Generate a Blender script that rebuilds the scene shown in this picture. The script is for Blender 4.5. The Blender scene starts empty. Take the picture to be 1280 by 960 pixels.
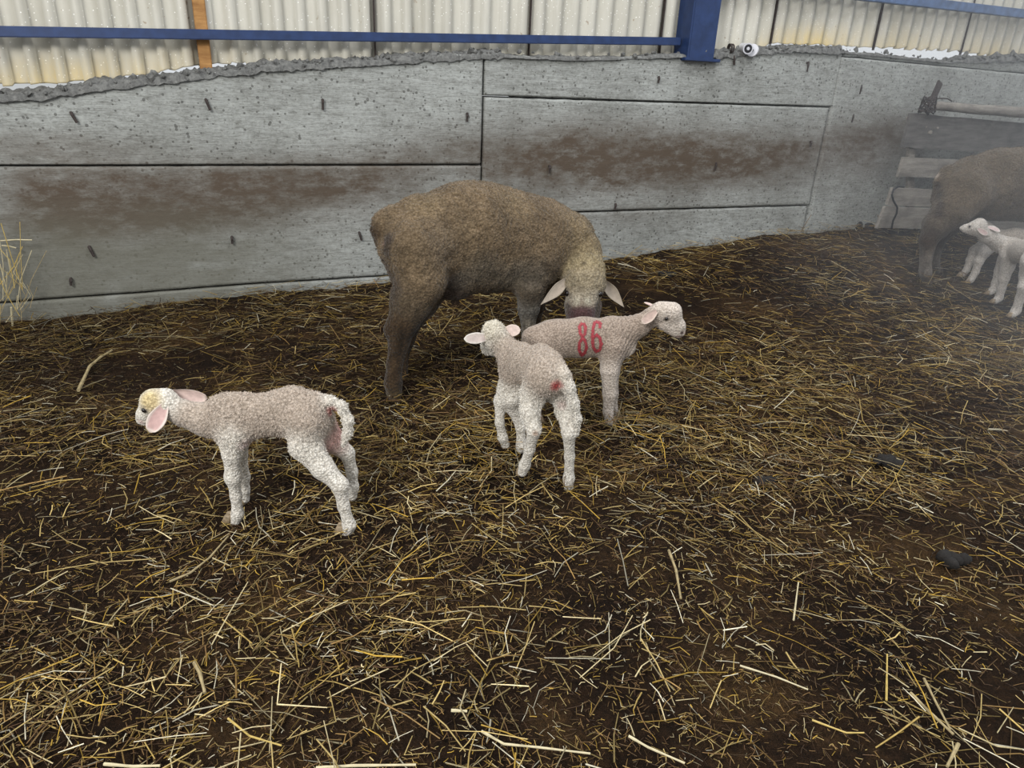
import bpy, bmesh, math, random
import numpy as np
from mathutils import Vector, Matrix, noise as mn
from mathutils.bvhtree import BVHTree

SC = bpy.context.scene
COL = SC.collection
rng = np.random.default_rng(7)
random.seed(7)
R = math.radians

# ------------------------------------------------------------------ camera
CAM_H, PITCH, ROLL, YAW_WALL, FPX = 1.08, R(23.3), R(2.6), R(23.4), 880.0
_f = np.array([0, math.cos(PITCH), -math.sin(PITCH)])
_u0 = np.array([0, math.sin(PITCH), math.cos(PITCH)])
_r0 = np.array([1.0, 0, 0])
_X = math.cos(ROLL) * _r0 + math.sin(ROLL) * _u0
_U = -math.sin(ROLL) * _r0 + math.cos(ROLL) * _u0
_C = np.array([0, 0, CAM_H])
cam_d = bpy.data.cameras.new('camera')
cam = bpy.data.objects.new('camera', cam_d)
COL.objects.link(cam)
cam_d.sensor_width = 36.0
cam_d.lens = FPX / 1280 * 36.0
cam_d.clip_start = 0.05
cam.matrix_world = Matrix(((_X[0], _U[0], -_f[0], _C[0]), (_X[1], _U[1], -_f[1], _C[1]), (_X[2], _U[2], -_f[2], _C[2]), (0, 0, 0, 1)))
SC.camera = cam

# ------------------------------------------------------------------ world, lights, exposure
world = bpy.data.worlds.new('daylight')
SC.world = world
world.use_nodes = True
_bg = world.node_tree.nodes['Background']
_bg.inputs[0].default_value = (0.92, 0.96, 1.0, 1)
_bg.inputs[1].default_value = 0.62


def area(name, loc, target, size, size_y, energy, col):
    d = bpy.data.lights.new(name, 'AREA')
    d.shape = 'RECTANGLE'
    d.size, d.size_y, d.energy, d.color = size, size_y, energy, col
    o = bpy.data.objects.new(name, d)
    COL.objects.link(o)
    o.location = loc
    o.rotation_euler = (Vector(target) - Vector(loc)).to_track_quat('-Z', 'Y').to_euler()
    return o


area('added_key_light', (-2.0, -2.0, 3.5), (0.5, 3.2, 0.4), 2.0, 1.4, 215, (1.0, 0.985, 0.95))  # added key, high left behind the camera, with no opening in view
area('added_fill_light', (1.6, 2.2, 4.6), (1.2, 3.0, 0), 2.0, 2.0, 100, (0.97, 0.98, 1.0))  # added fill from above right, no such source is seen

vs = SC.view_settings
vs.view_transform = 'Standard'
vs.look = 'None'
vs.exposure = 0.3
vs.gamma = 1.0
vs.use_curve_mapping = False
SC.cycles.volume_bounces = 0
SC.cycles.max_bounces = 5
SC.cycles.volume_step_rate = 4


# ------------------------------------------------------------------ picture-to-place helpers
def ray(px, py):
    return _X * (px - 640) / FPX - _U * (py - 480) / FPX + _f


def on_plane(px, py, p0, n):
    d = ray(px, py)
    return _C + d * (np.dot(p0 - _C, n) / np.dot(d, n))


# wall frame: s runs along the wall, w out of the wall towards the pen
_P0 = np.array([-2.239, 2.978, 0.0])
_D = np.array([math.cos(YAW_WALL), math.sin(YAW_WALL), 0])
_N = np.array([-_D[1], _D[0], 0])          # points away from the pen


def wall_sz(px, py, off=0.0):
    q = on_plane(px, py, _P0 + _N * off, _N)
    return float((q - _P0) @ _D), float(q[2])


_BS = np.array([-2, 0, .73, 1.67, 3.03, 4.15, 5.2, 9])
_BZ = np.array([0, 0, .055, .07, .13, .225, .25, .25])


def ground(x, y):
    """litter height, without the small lumps"""
    x = np.asarray(x, float)
    y = np.asarray(y, float)
    s = (x - _P0[0]) * _D[0] + (y - _P0[1]) * _D[1]
    w = -((x - _P0[0]) * _N[0] + (y - _P0[1]) * _N[1])
    b = np.interp(s, _BS, _BZ)
    t = np.clip(1 - np.maximum(w, 0) / 1.25, 0, 1)
    return b * t * t * (3 - 2 * t)


def on_ground(px, py, dz=0.0):
    d = ray(px, py)
    z = 0.0
    for _ in range(25):
        t = (z - CAM_H) / d[2]
        p = _C + d * t
        z = 0.5 * z + 0.5 * (float(ground(p[0], p[1])) + dz)
    return p


# ------------------------------------------------------------------ object helpers
def tag(o, label=None, cat=None, group=None, kind=None):
    if label: o['label'] = label
    if cat: o['category'] = cat
    if group: o['group'] = group
    if kind: o['kind'] = kind
    return o


def empty(name, loc=(0, 0, 0), rz=0.0, parent=None):
    o = bpy.data.objects.new(name, None)
    o.empty_display_size = 0.05
    COL.objects.link(o)
    o.location = loc
    o.rotation_euler = (0, 0, rz)
    if parent: o.parent = parent
    return o


def link(name, me, mat=None, parent=None, smooth=False):
    o = bpy.data.objects.new(name, me)
    COL.objects.link(o)
    if mat: me.materials.append(mat)
    if parent: o.parent = parent
    if smooth:
        me.polygons.foreach_set('use_smooth', [True] * len(me.polygons))
    return o


def world_parent(o, root):
    """mesh data is in world coordinates; keep it in place under a root that was moved"""
    bpy.context.view_layer.update()
    o.parent = root
    o.matrix_parent_inverse = root.matrix_world.inverted()
    return o


def mesh_np(name, v, f, cols=None):
    """v (n,3), f (m,k) with one k"""
    me = bpy.data.meshes.new(name)
    v = np.asarray(v, np.float32)
    f = np.asarray(f, np.int32)
    me.vertices.add(len(v))
    me.vertices.foreach_set('co', v.ravel())
    m, k = f.shape
    me.loops.add(m * k)
    me.loops.foreach_set('vertex_index', f.ravel())
    me.polygons.add(m)
    me.polygons.foreach_set('loop_start', np.arange(m, dtype=np.int32) * k)
    me.polygons.foreach_set('loop_total', np.full(m, k, np.int32))
    me.update(calc_edges=True)
    if cols is not None:
        a = me.color_attributes.new('Col', 'FLOAT_COLOR', 'POINT')
        c = np.ones((len(v), 4), np.float32)
        c[:, :3] = cols
        a.data.foreach_set('color', c.ravel())
    return me


def bm_mesh(name, bm):
    me = bpy.data.meshes.new(name)
    bm.to_mesh(me)
    bm.free()
    return me


def tube_mesh(name, pts, radii, sides=8, cap=True):
    pts = [np.asarray(p, float) for p in pts]
    v, f = [], []
    n = len(pts)
    prev = None
    for i, p in enumerate(pts):
        t = pts[min(i + 1, n - 1)] - pts[max(i - 1, 0)]
        t = t / (np.linalg.norm(t) + 1e-9)
        a = np.cross(t, [0, 0, 1.0]) if prev is None else np.cross(t, prev)
        if np.linalg.norm(a) < 1e-3: a = np.cross(t, [1.0, 0, 0])
        a /= np.linalg.norm(a)
        b = np.cross(t, a)
        prev = -b if prev is None else prev
        r = radii[i] if hasattr(radii, '__len__') else radii
        for k in range(sides):
            an = 2 * math.pi * k / sides
            v.append(p + a * math.cos(an) * r + b * math.sin(an) * r)
    for i in range(n - 1):
        for k in range(sides):
            k2 = (k + 1) % sides
            f.append((i * sides + k, i * sides + k2, (i + 1) * sides + k2, (i + 1) * sides + k))
    if cap:
        f.append(tuple(range(sides - 1, -1, -1)))
        f.append(tuple((n - 1) * sides + k for k in range(sides)))
    me = bpy.data.meshes.new(name)
    me.from_pydata([tuple(q) for q in v], [], f)
    me.update()
    return me


# ------------------------------------------------------------------ materials
def mat_new(name):
    m = bpy.data.materials.new(name)
    m.use_nodes = True
    nt = m.node_tree
    return m, nt, nt.nodes['Principled BSDF']


def nd(nt, t, **kw):
    n = nt.nodes.new(t)
    for k, v in kw.items():
        if k.startswith('i_'):
            n.inputs[k[2:].replace('_', ' ')].default_value = v
        else:
            setattr(n, k, v)
    return n


def ramp(nt, src, stops):
    n = nt.nodes.new('ShaderNodeValToRGB')
    e = n.color_ramp.elements
    while len(e) < len(stops): e.new(0.5)
    for i, (p, c) in enumerate(stops):
        e[i].position = p
        e[i].color = tuple(c) + (1,) if len(c) == 3 else c
    nt.links.new(src, n.inputs[0])
    return n.outputs[0]


def mixc(nt, fac, a, b, mode='MIX'):
    n = nt.nodes.new('ShaderNodeMix')
    n.data_type = 'RGBA'
    n.blend_type = mode
    for sock, v in ((n.inputs[0], fac), (n.inputs[6], a), (n.inputs[7], b)):
        if hasattr(v, 'is_output'): nt.links.new(v, sock)
        elif isinstance(v, (int, float)): sock.default_value = v
        else: sock.default_value = tuple(v) + (1,)
    return n.outputs[2]


def coords(nt, scale=(1, 1, 1), which='Object', rot=(0, 0, 0)):
    tc = nt.nodes.new('ShaderNodeTexCoord')
    mp = nt.nodes.new('ShaderNodeMapping')
    mp.inputs['Scale'].default_value = scale
    mp.inputs['Rotation'].default_value = rot
    nt.links.new(tc.outputs[which], mp.inputs[0])
    return mp.outputs[0]


def noise(nt, vec, scale, detail=4, rough=0.55, out=0):
    n = nd(nt, 'ShaderNodeTexNoise')
    n.inputs['Scale'].default_value = scale
    n.inputs['Detail'].default_value = detail
    n.inputs['Roughness'].default_value = rough
    nt.links.new(vec, n.inputs['Vector'])
    return n.outputs[out]


def voro(nt, vec, scale, feature='F1', out='Distance'):
    n = nd(nt, 'ShaderNodeTexVoronoi', feature=feature)
    n.inputs['Scale'].default_value = scale
    nt.links.new(vec, n.inputs['Vector'])
    return n.outputs[out]


def bump(nt, bs, h, strength, dist, prev=None):
    n = nd(nt, 'ShaderNodeBump')
    n.inputs['Strength'].default_value = strength
    n.inputs['Distance'].default_value = dist
    nt.links.new(h, n.inputs['Height'])
    if prev is not None: nt.links.new(prev, n.inputs['Normal'])
    nt.links.new(n.outputs[0], bs.inputs['Normal'])
    return n.outputs[0]


def attr(nt, name='Col'):
    return nd(nt, 'ShaderNodeAttribute', attribute_name=name)


def simple(name, col, rough=0.6, metal=0.0, nscale=30, namt=0.15, bstr=0.2, bdist=0.002):
    m, nt, bs = mat_new(name)
    v = coords(nt)
    n = noise(nt, v, nscale, 5)
    dark = tuple(c * (1 - namt * 2) for c in col)
    c = ramp(nt, n, [(0.3, dark), (0.7, col)])
    nt.links.new(c, bs.inputs['Base Color'])
    bs.inputs['Roughness'].default_value = rough
    bs.inputs['Metallic'].default_value = metal
    bump(nt, bs, n, bstr, bdist)
    return m


def mat_concrete():
    m, nt, bs = mat_new('weathered_concrete')
    v = coords(nt)
    vs_ = coords(nt, (1.0, 1, 7))
    big = noise(nt, v, 2.2, 5, 0.6)
    fine = noise(nt, v, 60, 6, 0.65)
    grain = noise(nt, vs_, 6, 8, 0.7)
    base = ramp(nt, big, [(0.3, (.25, .255, .24)), (0.5, (.345, .355, .34)), (0.75, (.42, .435, .42))])
    base = mixc(nt, 0.30, base, ramp(nt, fine, [(0.3, (.16, .16, .15)), (0.65, (.62, .63, .61))]), 'OVERLAY')
    gl = ramp(nt, grain, [(0.40, (1, 1, 1)), (0.43, (.35, .34, .32)), (0.46, (1, 1, 1))])
    base = mixc(nt, 0.5, base, gl, 'MULTIPLY')
    scr = noise(nt, coords(nt, (1.5, 1, 22), 'Object', (0, .10, 0)), 5, 4, 0.6)
    base = mixc(nt, 0.55, base, ramp(nt, scr, [(0.465, (1, 1, 1)), (0.5, (.35, .33, .31)), (0.535, (1, 1, 1))]), 'MULTIPLY')
    spots = noise(nt, v, 75, 3, 0.5)
    base = mixc(nt, 0.6, base, ramp(nt, spots, [(0.62, (1, 1, 1)), (0.70, (.4, .38, .35))]), 'MULTIPLY')
    vs2 = coords(nt, (1.0, 1, 2.2))
    g2 = ramp(nt, noise(nt, vs2, 14, 8, 0.8), [(0.5, (1, 1, 1)), (0.62, (.5, .49, .46))])
    base = mixc(nt, 0.5, base, g2, 'MULTIPLY')
    pits = voro(nt, v, 34)
    sel = noise(nt, v, 9, 2)
    pm = nd(nt, 'ShaderNodeMath', operation='MULTIPLY_ADD')
    nt.links.new(sel, pm.inputs[0]); pm.inputs[1].default_value = -0.34; nt.links.new(pits, pm.inputs[2])
    pc = ramp(nt, pm.outputs[0], [(0.0, (.25, .24, .23)), (0.035, (1, 1, 1))])
    base = mixc(nt, 0.75, base, pc, 'MULTIPLY')
    st = attr(nt, 'Col')
    sep = nd(nt, 'ShaderNodeSeparateColor')
    nt.links.new(st.outputs['Color'], sep.inputs[0])
    sm = nd(nt, 'ShaderNodeMath', operation='MULTIPLY')
    nt.links.new(sep.outputs[0], sm.inputs[0])
    sn = ramp(nt, noise(nt, vs2, 9, 8, 0.75), [(0.2, (.35, .35, .35)), (0.6, (1.25, 1.25, 1.25))])
    nt.links.new(sn, sm.inputs[1])
    sm.use_clamp = True
    base = mixc(nt, sm.outputs[0], base, (.080, .058, .040))
    # lower-left wall shade painted in as a green-grey tone
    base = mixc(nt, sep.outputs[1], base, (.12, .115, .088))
    nt.links.new(base, bs.inputs['Base Color'])
    bs.inputs['Roughness'].default_value = 0.85
    b1 = bump(nt, bs, grain, 0.35, 0.006)
    b2 = bump(nt, bs, fine, 0.5, 0.003, b1)
    bump(nt, bs, pits, 0.25, 0.003, b2)
    return m


def mat_mortar():
    m, nt, bs = mat_new('crumbled_mortar')
    v = coords(nt)
    n = noise(nt, v, 45, 8, 0.75)
    c = ramp(nt, n, [(0.3, (.05, .05, .05)), (0.6, (.19, .19, .18)), (0.8, (.33, .33, .31))])
    nt.links.new(c, bs.inputs['Base Color'])
    bs.inputs['Roughness'].default_value = 0.95
    bump(nt, bs, n, 0.9, 0.01)
    return m


def mat_sheet():
    m, nt, bs = mat_new('cream_painted_sheet')
    v = coords(nt)
    vd = coords(nt, (1, 1, .25))
    n = noise(nt, vd, 5, 6, 0.65)
    c = ramp(nt, n, [(0.3, (.42, .40, .335)), (0.65, (.56, .54, .47))])
    # small white splashes
    sp = voro(nt, v, 55)
    c = mixc(nt, ramp(nt, sp, [(0.10, (1, 1, 1)), (0.16, (0, 0, 0))]), c, (.85, .84, .80))
    dk = noise(nt, v, 38, 3, 0.5)
    c = mixc(nt, ramp(nt, dk, [(0.70, (0, 0, 0)), (0.74, (1, 1, 1))]), c, (.33, .27, .2))
    # ochre tone towards the sheet bottoms, with a ragged edge
    a = attr(nt)
    sep = nd(nt, 'ShaderNodeSeparateColor')
    nt.links.new(a.outputs['Color'], sep.inputs[0])
    mm = nd(nt, 'ShaderNodeMath', operation='MULTIPLY', use_clamp=True)
    nt.links.new(sep.outputs[0], mm.inputs[0])
    nt.links.new(ramp(nt, noise(nt, vd, 22, 6, 0.7), [(0.25, (.1, .1, .1)), (0.65, (1.3, 1.3, 1.3))]), mm.inputs[1])
    c = mixc(nt, mm.outputs[0], c, (.66, .50, .20))
    nt.links.new(c, bs.inputs['Base Color'])
    bs.inputs['Roughness'].default_value = 0.45
    bs.inputs['Metallic'].default_value = 0.0
    bump(nt, bs, noise(nt, v, 40, 4), 0.12, 0.003)
    return m


def mat_ground():
    m, nt, bs = mat_new('trodden_manure_soil')
    v = coords(nt)
    n1 = noise(nt, v, 3.0, 6, 0.6)
    n2 = noise(nt, v, 60, 8, 0.75)
    c = ramp(nt, n1, [(0.32, (.012, .0065, .0035)), (0.52, (.030, .0165, .008)), (0.68, (.085, .050, .020))])
    c = mixc(nt, 0.6, c, ramp(nt, n2, [(0.36, (.12, .11, .10)), (0.66, (2.0, 1.8, 1.6))]), 'MULTIPLY')
    fl = ramp(nt, voro(nt, v, 160), [(0.05, (1, 1, 1)), (0.12, (0, 0, 0))])
    c = mixc(nt, 0.05, c, fl, 'ADD')
    nt.links.new(c, bs.inputs['Base Color'])
    bs.inputs['Specular IOR Level'].default_value = 0.12
    bs.inputs['Roughness'].default_value = 0.8
    b = bump(nt, bs, n2, 1.0, 0.035)
    bump(nt, bs, noise(nt, v, 22, 5, .6), 0.7, 0.03, b)
    return m


def mat_attr(name, rough=0.7, nscale=80, lo=0.6, hi=1.2, bstr=0.3, bdist=0.003, vor=0, spec=0.3, sheen=0.0, sss=0.0):
    m, nt, bs = mat_new(name)
    v = coords(nt)
    a = attr(nt)
    n = noise(nt, v, nscale, 5, 0.65)
    c = mixc(nt, 1.0, a.outputs['Color'], ramp(nt, n, [(0.3, (lo,) * 3), (0.68, (hi,) * 3)]), 'MULTIPLY')
    b = bump(nt, bs, n, bstr, bdist)
    if vor:
        w = voro(nt, v, vor)
        c = mixc(nt, 0.7, c, ramp(nt, w, [(0.2, (1.12, 1.12, 1.12)), (0.75, (.55, .52, .48))]), 'MULTIPLY')
        inv = nd(nt, 'ShaderNodeMath', operation='SUBTRACT')
        inv.inputs[0].default_value = 1
        nt.links.new(w, inv.inputs[1])
        bump(nt, bs, inv.outputs[0], 0.7, bdist, b)
    nt.links.new(c, bs.inputs['Base Color'])
    bs.inputs['Roughness'].default_value = rough
    bs.inputs['Specular IOR Level'].default_value = spec
    bs.inputs['Sheen Weight'].default_value = sheen
    if sss:
        bs.inputs['Subsurface Weight'].default_value = sss
        bs.inputs['Subsurface Radius'].default_value = (.01, .005, .003)
    return m


def mat_wood(name, c0, c1, scale=6):
    m, nt, bs = mat_new(name)
    v = coords(nt, (1.2, 8, 8))
    n = noise(nt, v, scale, 7, 0.7)
    n2 = noise(nt, coords(nt), 7, 5, 0.6)
    c = ramp(nt, n, [(0.3, c0), (0.68, c1)])
    c = mixc(nt, ramp(nt, n2, [(0.5, (0, 0, 0)), (0.72, (.7, .7, .7))]), c, tuple(x * .45 for x in c0))
    nt.links.new(c, bs.inputs['Base Color'])
    bs.inputs['Roughness'].default_value = 0.85
    bump(nt, bs, n, 0.6, 0.004)
    return m


M_CON, M_MORT, M_SHEET, M_GRD = mat_concrete(), mat_mortar(), mat_sheet(), mat_ground()
M_BLUE = simple('blue_painted_steel', (.020, .045, .135), 0.42, 0.1, 25, .18, .15, .001)
M_BLUE2 = simple('faded_blue_steel', (.10, .17, .33), 0.5, 0.1, 25, .25, .15, .001)
M_RUST = simple('rusty_iron', (.06, .045, .04), 0.8, 0.2, 120, .3, .5, .001)
M_TIMBER = mat_wood('orange_timber', (.20, .085, .022), (.48, .26, .09), 4)
M_WOOD = mat_wood('grey_wood', (.13, .115, .10), (.30, .275, .24))
M_WOODD = mat_wood('dark_grey_wood', (.062, .058, .055), (.15, .14, .13))
M_STRAW = mat_attr('straw', 0.45, 120, .7, 1.2, .2, .001, 0, .3)
M_HUSK = simple('dry_stalk', (.42, .33, .17), .7, 0, 60, .25, .4, .002)
M_LAMB = mat_attr('lamb_wool', 0.85, 150, .6, 1.2, .6, .004, 170, .2, .2, .0)
M_WOOL = mat_attr('ewe_wool', 0.95, 70, .62, 1.25, .7, .006, 120, .12, .15)
M_FUR = mat_attr('wool_fibres', 0.8, 150, .9, 1.1, 0.0, .001, 0, .25)
M_EAR = mat_attr('ear_skin', 0.6, 90, .85, 1.1, .2, .001, 0, .3, .2)
M_EYE = simple('eye_dark', (.012, .009, .008), 0.12, 0, 30, .05, 0, .001)
M_HOOF = simple('hoof_horn', (.36, .27, .17), 0.55, 0, 120, .3, .3, .001)
M_HOOFD = simple('dirty_hoof_horn', (.10, .065, .04), 0.7, 0, 120, .3, .3, .001)
M_RED = simple('red_marker_paint', (.42, .045, .06), 0.7, 0, 300, .3, .3, .001)
M_WHITEP = simple('white_plastic', (.62, .62, .66), 0.35, 0, 20, .08, 0, .001)
M_BLACK = simple('black_plastic', (.012, .012, .016), 0.2, 0, 20, .08, 0, .001)
M_DUNG = simple('dark_dung', (.012, .009, .007), 0.9, 0, 60, .3, .8, .006)
M_OUT = simple('pale_yard', (.8, .79, .76), 0.9, 0, 5, .05, 0, .01)

# ------------------------------------------------------------------ setting: concrete wall
wall = empty('wall_back', tuple(_P0), YAW_WALL)
tag(wall, 'long grey concrete wall with brown smears and crumbled top behind the sheep', kind='structure')
TOP_S = [-1.6, -.6, .13, .27, .42, .73, 1.16, 1.63, 2.02, 2.23, 2.72, 3.31, 3.63, 3.96, 4.26, 4.84, 5.42, 6.18, 8.2]
TOP_Z = [.90, .92, .935, .945, .975, 1.023, 1.088, 1.135, 1.175, 1.195, 1.20, 1.243, 1.262, 1.304, 1.328, 1.325, 1.315, 1.37, 1.38]


def top_z(s):
    return float(np.interp(s, TOP_S, TOP_Z))


STAINS = [  # px, py, half width s, half height z, amount
    (75, 262, .14, .10, .75), (160, 272, .30, .075, .95), (240, 264, .28, .06, .8), (300, 240, .22, .07, .6), (350, 232, .25, .07, .6),
    (430, 226, .25, .075, .65), (200, 225, .35, .05, .35), (120, 235, .2, .08, .45), (560, 190, .25, .06, .35), (480, 215, .2, .06, .35),
    (660, 200, .30, .10, .75), (740, 205, .35, .10, .85), (820, 195, .35, .09, .85), (900, 200, .35, .09, .85), (980, 190, .35, .085, .75),
    (760, 170, .4, .06, .35), (1080, 180, .35, .10, .65), (1120, 165, .25, .09, .5), (860, 225, .5, .07, .4), (60, 185, .25, .04, .25),
    (950, 215, .2, .05, .5), (250, 250, .9, .12, .28), (800, 200, 1.1, .15, .30), (760, 270, .6, .06, .25), (1090, 200, .4, .15, .3), (20, 190, .3, .05, .3)]
_ST = [(*wall_sz(a, b), c, d, e) for a, b, c, d, e in STAINS]


def stain_at(s, z):
    n = mn.noise(Vector((s * 3.1, z * 9, 0))) * .5 + mn.noise(Vector((s * 9, z * 22, 5))) * .3
    t = 0.0
    for (a, b, c, d, e) in _ST:
        r = ((s - a) / c) ** 2 + ((z - b) / d) ** 2
        t = t + (1 - t) * min(1, max(0, (1.2 if s < 1.9 else 1.0) * e * math.exp(-r * .55) * (1 + .8 * n)))
    low_shade = 1.0 * max(0.0, min(1, 1 - (z - .22) / .34)) if s < 1.6 else 0  # shade at the wall's lower left, put into the colour
    low_shade *= max(0, min(1, (1.6 - s) / .9)) * (1 + n)
    return min(1, t), min(.8, max(0, low_shade))


def wall_panel(s0, s1, zb, zt, step=.016, rough_top=False, depth=.15, off=0.0, edges='lrtb', name='concrete_panel'):
    """front faces the pen (local -y)."""
    ns = max(3, int((s1 - s0) / step))
    nz = max(3, int(.6 / step) if rough_top else int((zt(s0) - zb(s0)) / step) + 2)
    hs = zt((s0 + s1) / 2) - zb((s0 + s1) / 2)
    us = [0, .0035 / (s1 - s0)] + [i / ns for i in range(1, ns)] + [1 - .0035 / (s1 - s0), 1]
    uz = [0, .0035 / hs] + [j / nz for j in range(1, nz)] + [1 - .0035 / hs, 1]
    ns, nz = len(us) - 1, len(uz) - 1
    v, f, c = [], [], []
    for j in range(nz + 1):
        for i in range(ns + 1):
            s = s0 + (s1 - s0) * us[i]
            b, t = zb(s), zt(s)
            if rough_top:
                t += .012 * mn.noise(Vector((s * 9, 1, 0))) + .008 * mn.noise(Vector((s * 30, 4, 0)))
            z = b + (t - b) * uz[j]
            y = off + .010 * mn.noise(Vector((s * 2.2, z * 2.2, 3))) + .0018 * mn.noise(Vector((s * 40, z * 40, 9)))
            e = min((s - s0) if 'l' in edges else 9, (s1 - s) if 'r' in edges else 9, (z - b) if 'b' in edges else 9, (t - z) if 't' in edges else 9)
            if e < .003: y += .016
            zz = z
            ss = s
            if 0 < i < ns and (j == 0 or j == nz) and not rough_top:
                zz += .003 * mn.noise(Vector((s * 14, z * 3, 2)))
            v.append((ss, y, zz))
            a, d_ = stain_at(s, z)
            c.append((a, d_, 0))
    W = ns + 1
    for j in range(nz):
        for i in range(ns):
            f.append((j * W + i, j * W + i + 1, (j + 1) * W + i + 1, (j + 1) * W + i))
    n0 = len(v)
    # back row and rims
    rim = [i for i in range(W)] + [j * W + ns for j in range(1, nz + 1)] + [nz * W + i for i in range(ns - 1, -1, -1)] + [j * W for j in range(nz - 1, 0, -1)]
    for k in rim:
        x, y, z = v[k]
        v.append((x, depth, z))
        c.append(c[k])
    L = len(rim)
    for k in range(L):
        k2 = (k + 1) % L
        f.append((rim[k2], rim[k], n0 + k, n0 + k2))
    me = mesh_np(name, v, f, np.array(c))
    o = link(name, me, M_CON, wall, smooth=False)
    return o


K = lambda a: (lambda s: a)
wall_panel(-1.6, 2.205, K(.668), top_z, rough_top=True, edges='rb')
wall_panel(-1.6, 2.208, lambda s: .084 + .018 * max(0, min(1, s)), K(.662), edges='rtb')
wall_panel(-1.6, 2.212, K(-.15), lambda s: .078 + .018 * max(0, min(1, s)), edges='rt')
wall_panel(2.215, 4.535, lambda s: 1.004 + .004 * (s - 2.2), top_z, rough_top=True, edges='lb')
wall_panel(2.217, 4.52, K(.408), lambda s: .997 + .004 * (s - 2.2), edges='lrtb')
wall_panel(2.22, 4.50, K(-.15), K(.402), edges='lt')
wall_panel(4.54, 8.2, K(-.15), lambda s: 1.297 - .014 * (s - 4.5), edges='t', off=-.012)
wall_panel(4.56, 8.2, lambda s: 1.303 - .014 * (s - 4.5), lambda s: top_z(s), rough_top=False, edges='b')

for (a_, b_, z_) in ((-1.6, .8, .86), (.8, 2.4, 1.0), (2.4, 8.2, 1.17)):
    bm = bmesh.new()
    bmesh.ops.create_cube(bm, size=1)
    for w in bm.verts: w.co = Vector(((a_ + b_) / 2 + w.co.x * (b_ - a_), .09 + w.co.y * .08, (z_ - .15) / 2 + w.co.z * (z_ + .15)))
    link('concrete_core', bm_mesh('concrete_core', bm), M_MORT, wall)

# crumbled mortar along the top of the wall
def mortar():
    v, f = [], []
    n, m = 900, 10
    for i in range(n + 1):
        s = -1.6 + 9.8 * i / n
        tz = top_z(s)
        for k in range(m):
            a = math.pi * k / (m - 1)
            r = .020 + .018 * mn.noise(Vector((s * 7, k * .2, 1))) + .014 * mn.noise(Vector((s * 32, k * .9, 2))) + .008 * mn.noise(Vector((s * 90, k * 2, 3)))
            flat = 1.0 if not (2.3 < s < 3.6) else .45
            if 4.5 < s < 5.6: flat = .4
            rj = r + .010 * mn.noise(Vector((s * 60, k * 1.3, 8)))
            skirt = -.014 - .012 * mn.noise(Vector((s * 16, 2, 2))) - .008 * mn.noise(Vector((s * 45, 2, 2))) if k == 0 else 0
            v.append((s, .068 - math.cos(a) * (.074 + rj * .35), tz - .006 + skirt * flat + math.sin(a) * max(.004, rj * 1.3) * flat))
    for i in range(n):
        for k in range(m - 1):
            a = i * m + k
            f.append((a, a + 1, a + m + 1, a + m))
    o = link('mortar_ridge', mesh_np('mortar_ridge', v, np.array(f)[:, ::-1]), M_MORT, wall)
    bm = bmesh.new()
    rr = random.Random(4)
    for i in range(900):
        s = rr.uniform(-.4, 6.6)
        if 2.3 < s < 3.5 and rr.random() < .8: continue
        if 4.6 < s < 5.5 and rr.random() < .7: continue
        r = rr.uniform(.003, .010) if rr.random() < .85 else rr.uniform(.010, .018)
        if s > 5.5 and rr.random() < .3: r *= 1.7
        q = bmesh.ops.create_icosphere(bm, subdivisions=1, radius=r)
        mt = Matrix.Translation((s, rr.uniform(-.012, .04), top_z(s) + r * .4 + rr.uniform(-.014, .016)))
        mt = mt @ Matrix.Rotation(rr.uniform(0, 6), 4, Vector((rr.random(), rr.random(), rr.random() + .1)).normalized()) @ Matrix.Diagonal((rr.uniform(.6, 1.4), rr.uniform(.6, 1.2), rr.uniform(.6, 1.3), 1))
        bmesh.ops.transform(bm, matrix=mt, verts=q['verts'])
        for w in q['verts']: w.co += Vector((rr.uniform(-1, 1), rr.uniform(-1, 1), rr.uniform(-1, 1))) * r * .25
    tag(link('mortar_crumbs', bm_mesh('mortar_crumbs', bm), M_MORT, wall), kind='stuff')


mortar()
# upright lumps at the far right of the wall top
for (px, py, h, w) in ((1188, 75, .015, .012), (1205, 74, .022, .016), (1213, 72, .032, .007), (1250, 74, .038, .022), (1271, 72, .040, .013)):
    s, z = wall_sz(px, py)
    bm = bmesh.new()
    q = bmesh.ops.create_icosphere(bm, subdivisions=2, radius=1)
    for t in bm.verts:
        t.co = Vector((t.co.x * w * (1.1 - .5 * t.co.z), t.co.y * .02, t.co.z * h)) * (1 + .3 * mn.noise(t.co * 3 + Vector((px, 0, 0))))
        t.co += Vector((s, .04, z + h * .3))
    link('mortar_lump', bm_mesh('mortar_lump', bm), M_MORT, wall)

# cut bar ends standing out of the concrete
for (px, py, tilt, L) in ((93, 147, -.4, .04), (260, 131, -.3, .045), (403, 131, .05, .045), (583, 147, .05, .04), (290, 300, .05, .032), (450, 295, -.25, .04),
                       (115, 314, -.3, .045), (89, 352, .1, .03), (686, 212, 0, .04), (822, 100, .1, .03), (916, 76, -.2, .045), (1008, 84, 0, .05), (1064, 148, .1, .045),
                       (1074, 112, .1, .05), (1012, 180, .1, .03), (700, 268, .2, .03), (768, 258, .1, .03), (893, 208, .2, .04)):
    s, z = wall_sz(px, py)
    ex = math.sin(tilt)
    pts = [(s + ex * L * .5, .02, z + L * .5), (s + ex * L * .5, -.010, z + L * .5), (s + ex * L * .2, -.013, z + L * .2), (s - ex * L * .5, -.013, z - L * .5)]
    link('iron_stub', tube_mesh('iron_stub', pts, [.004, .0065, .0065, .006], 6), M_RUST, wall)

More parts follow.
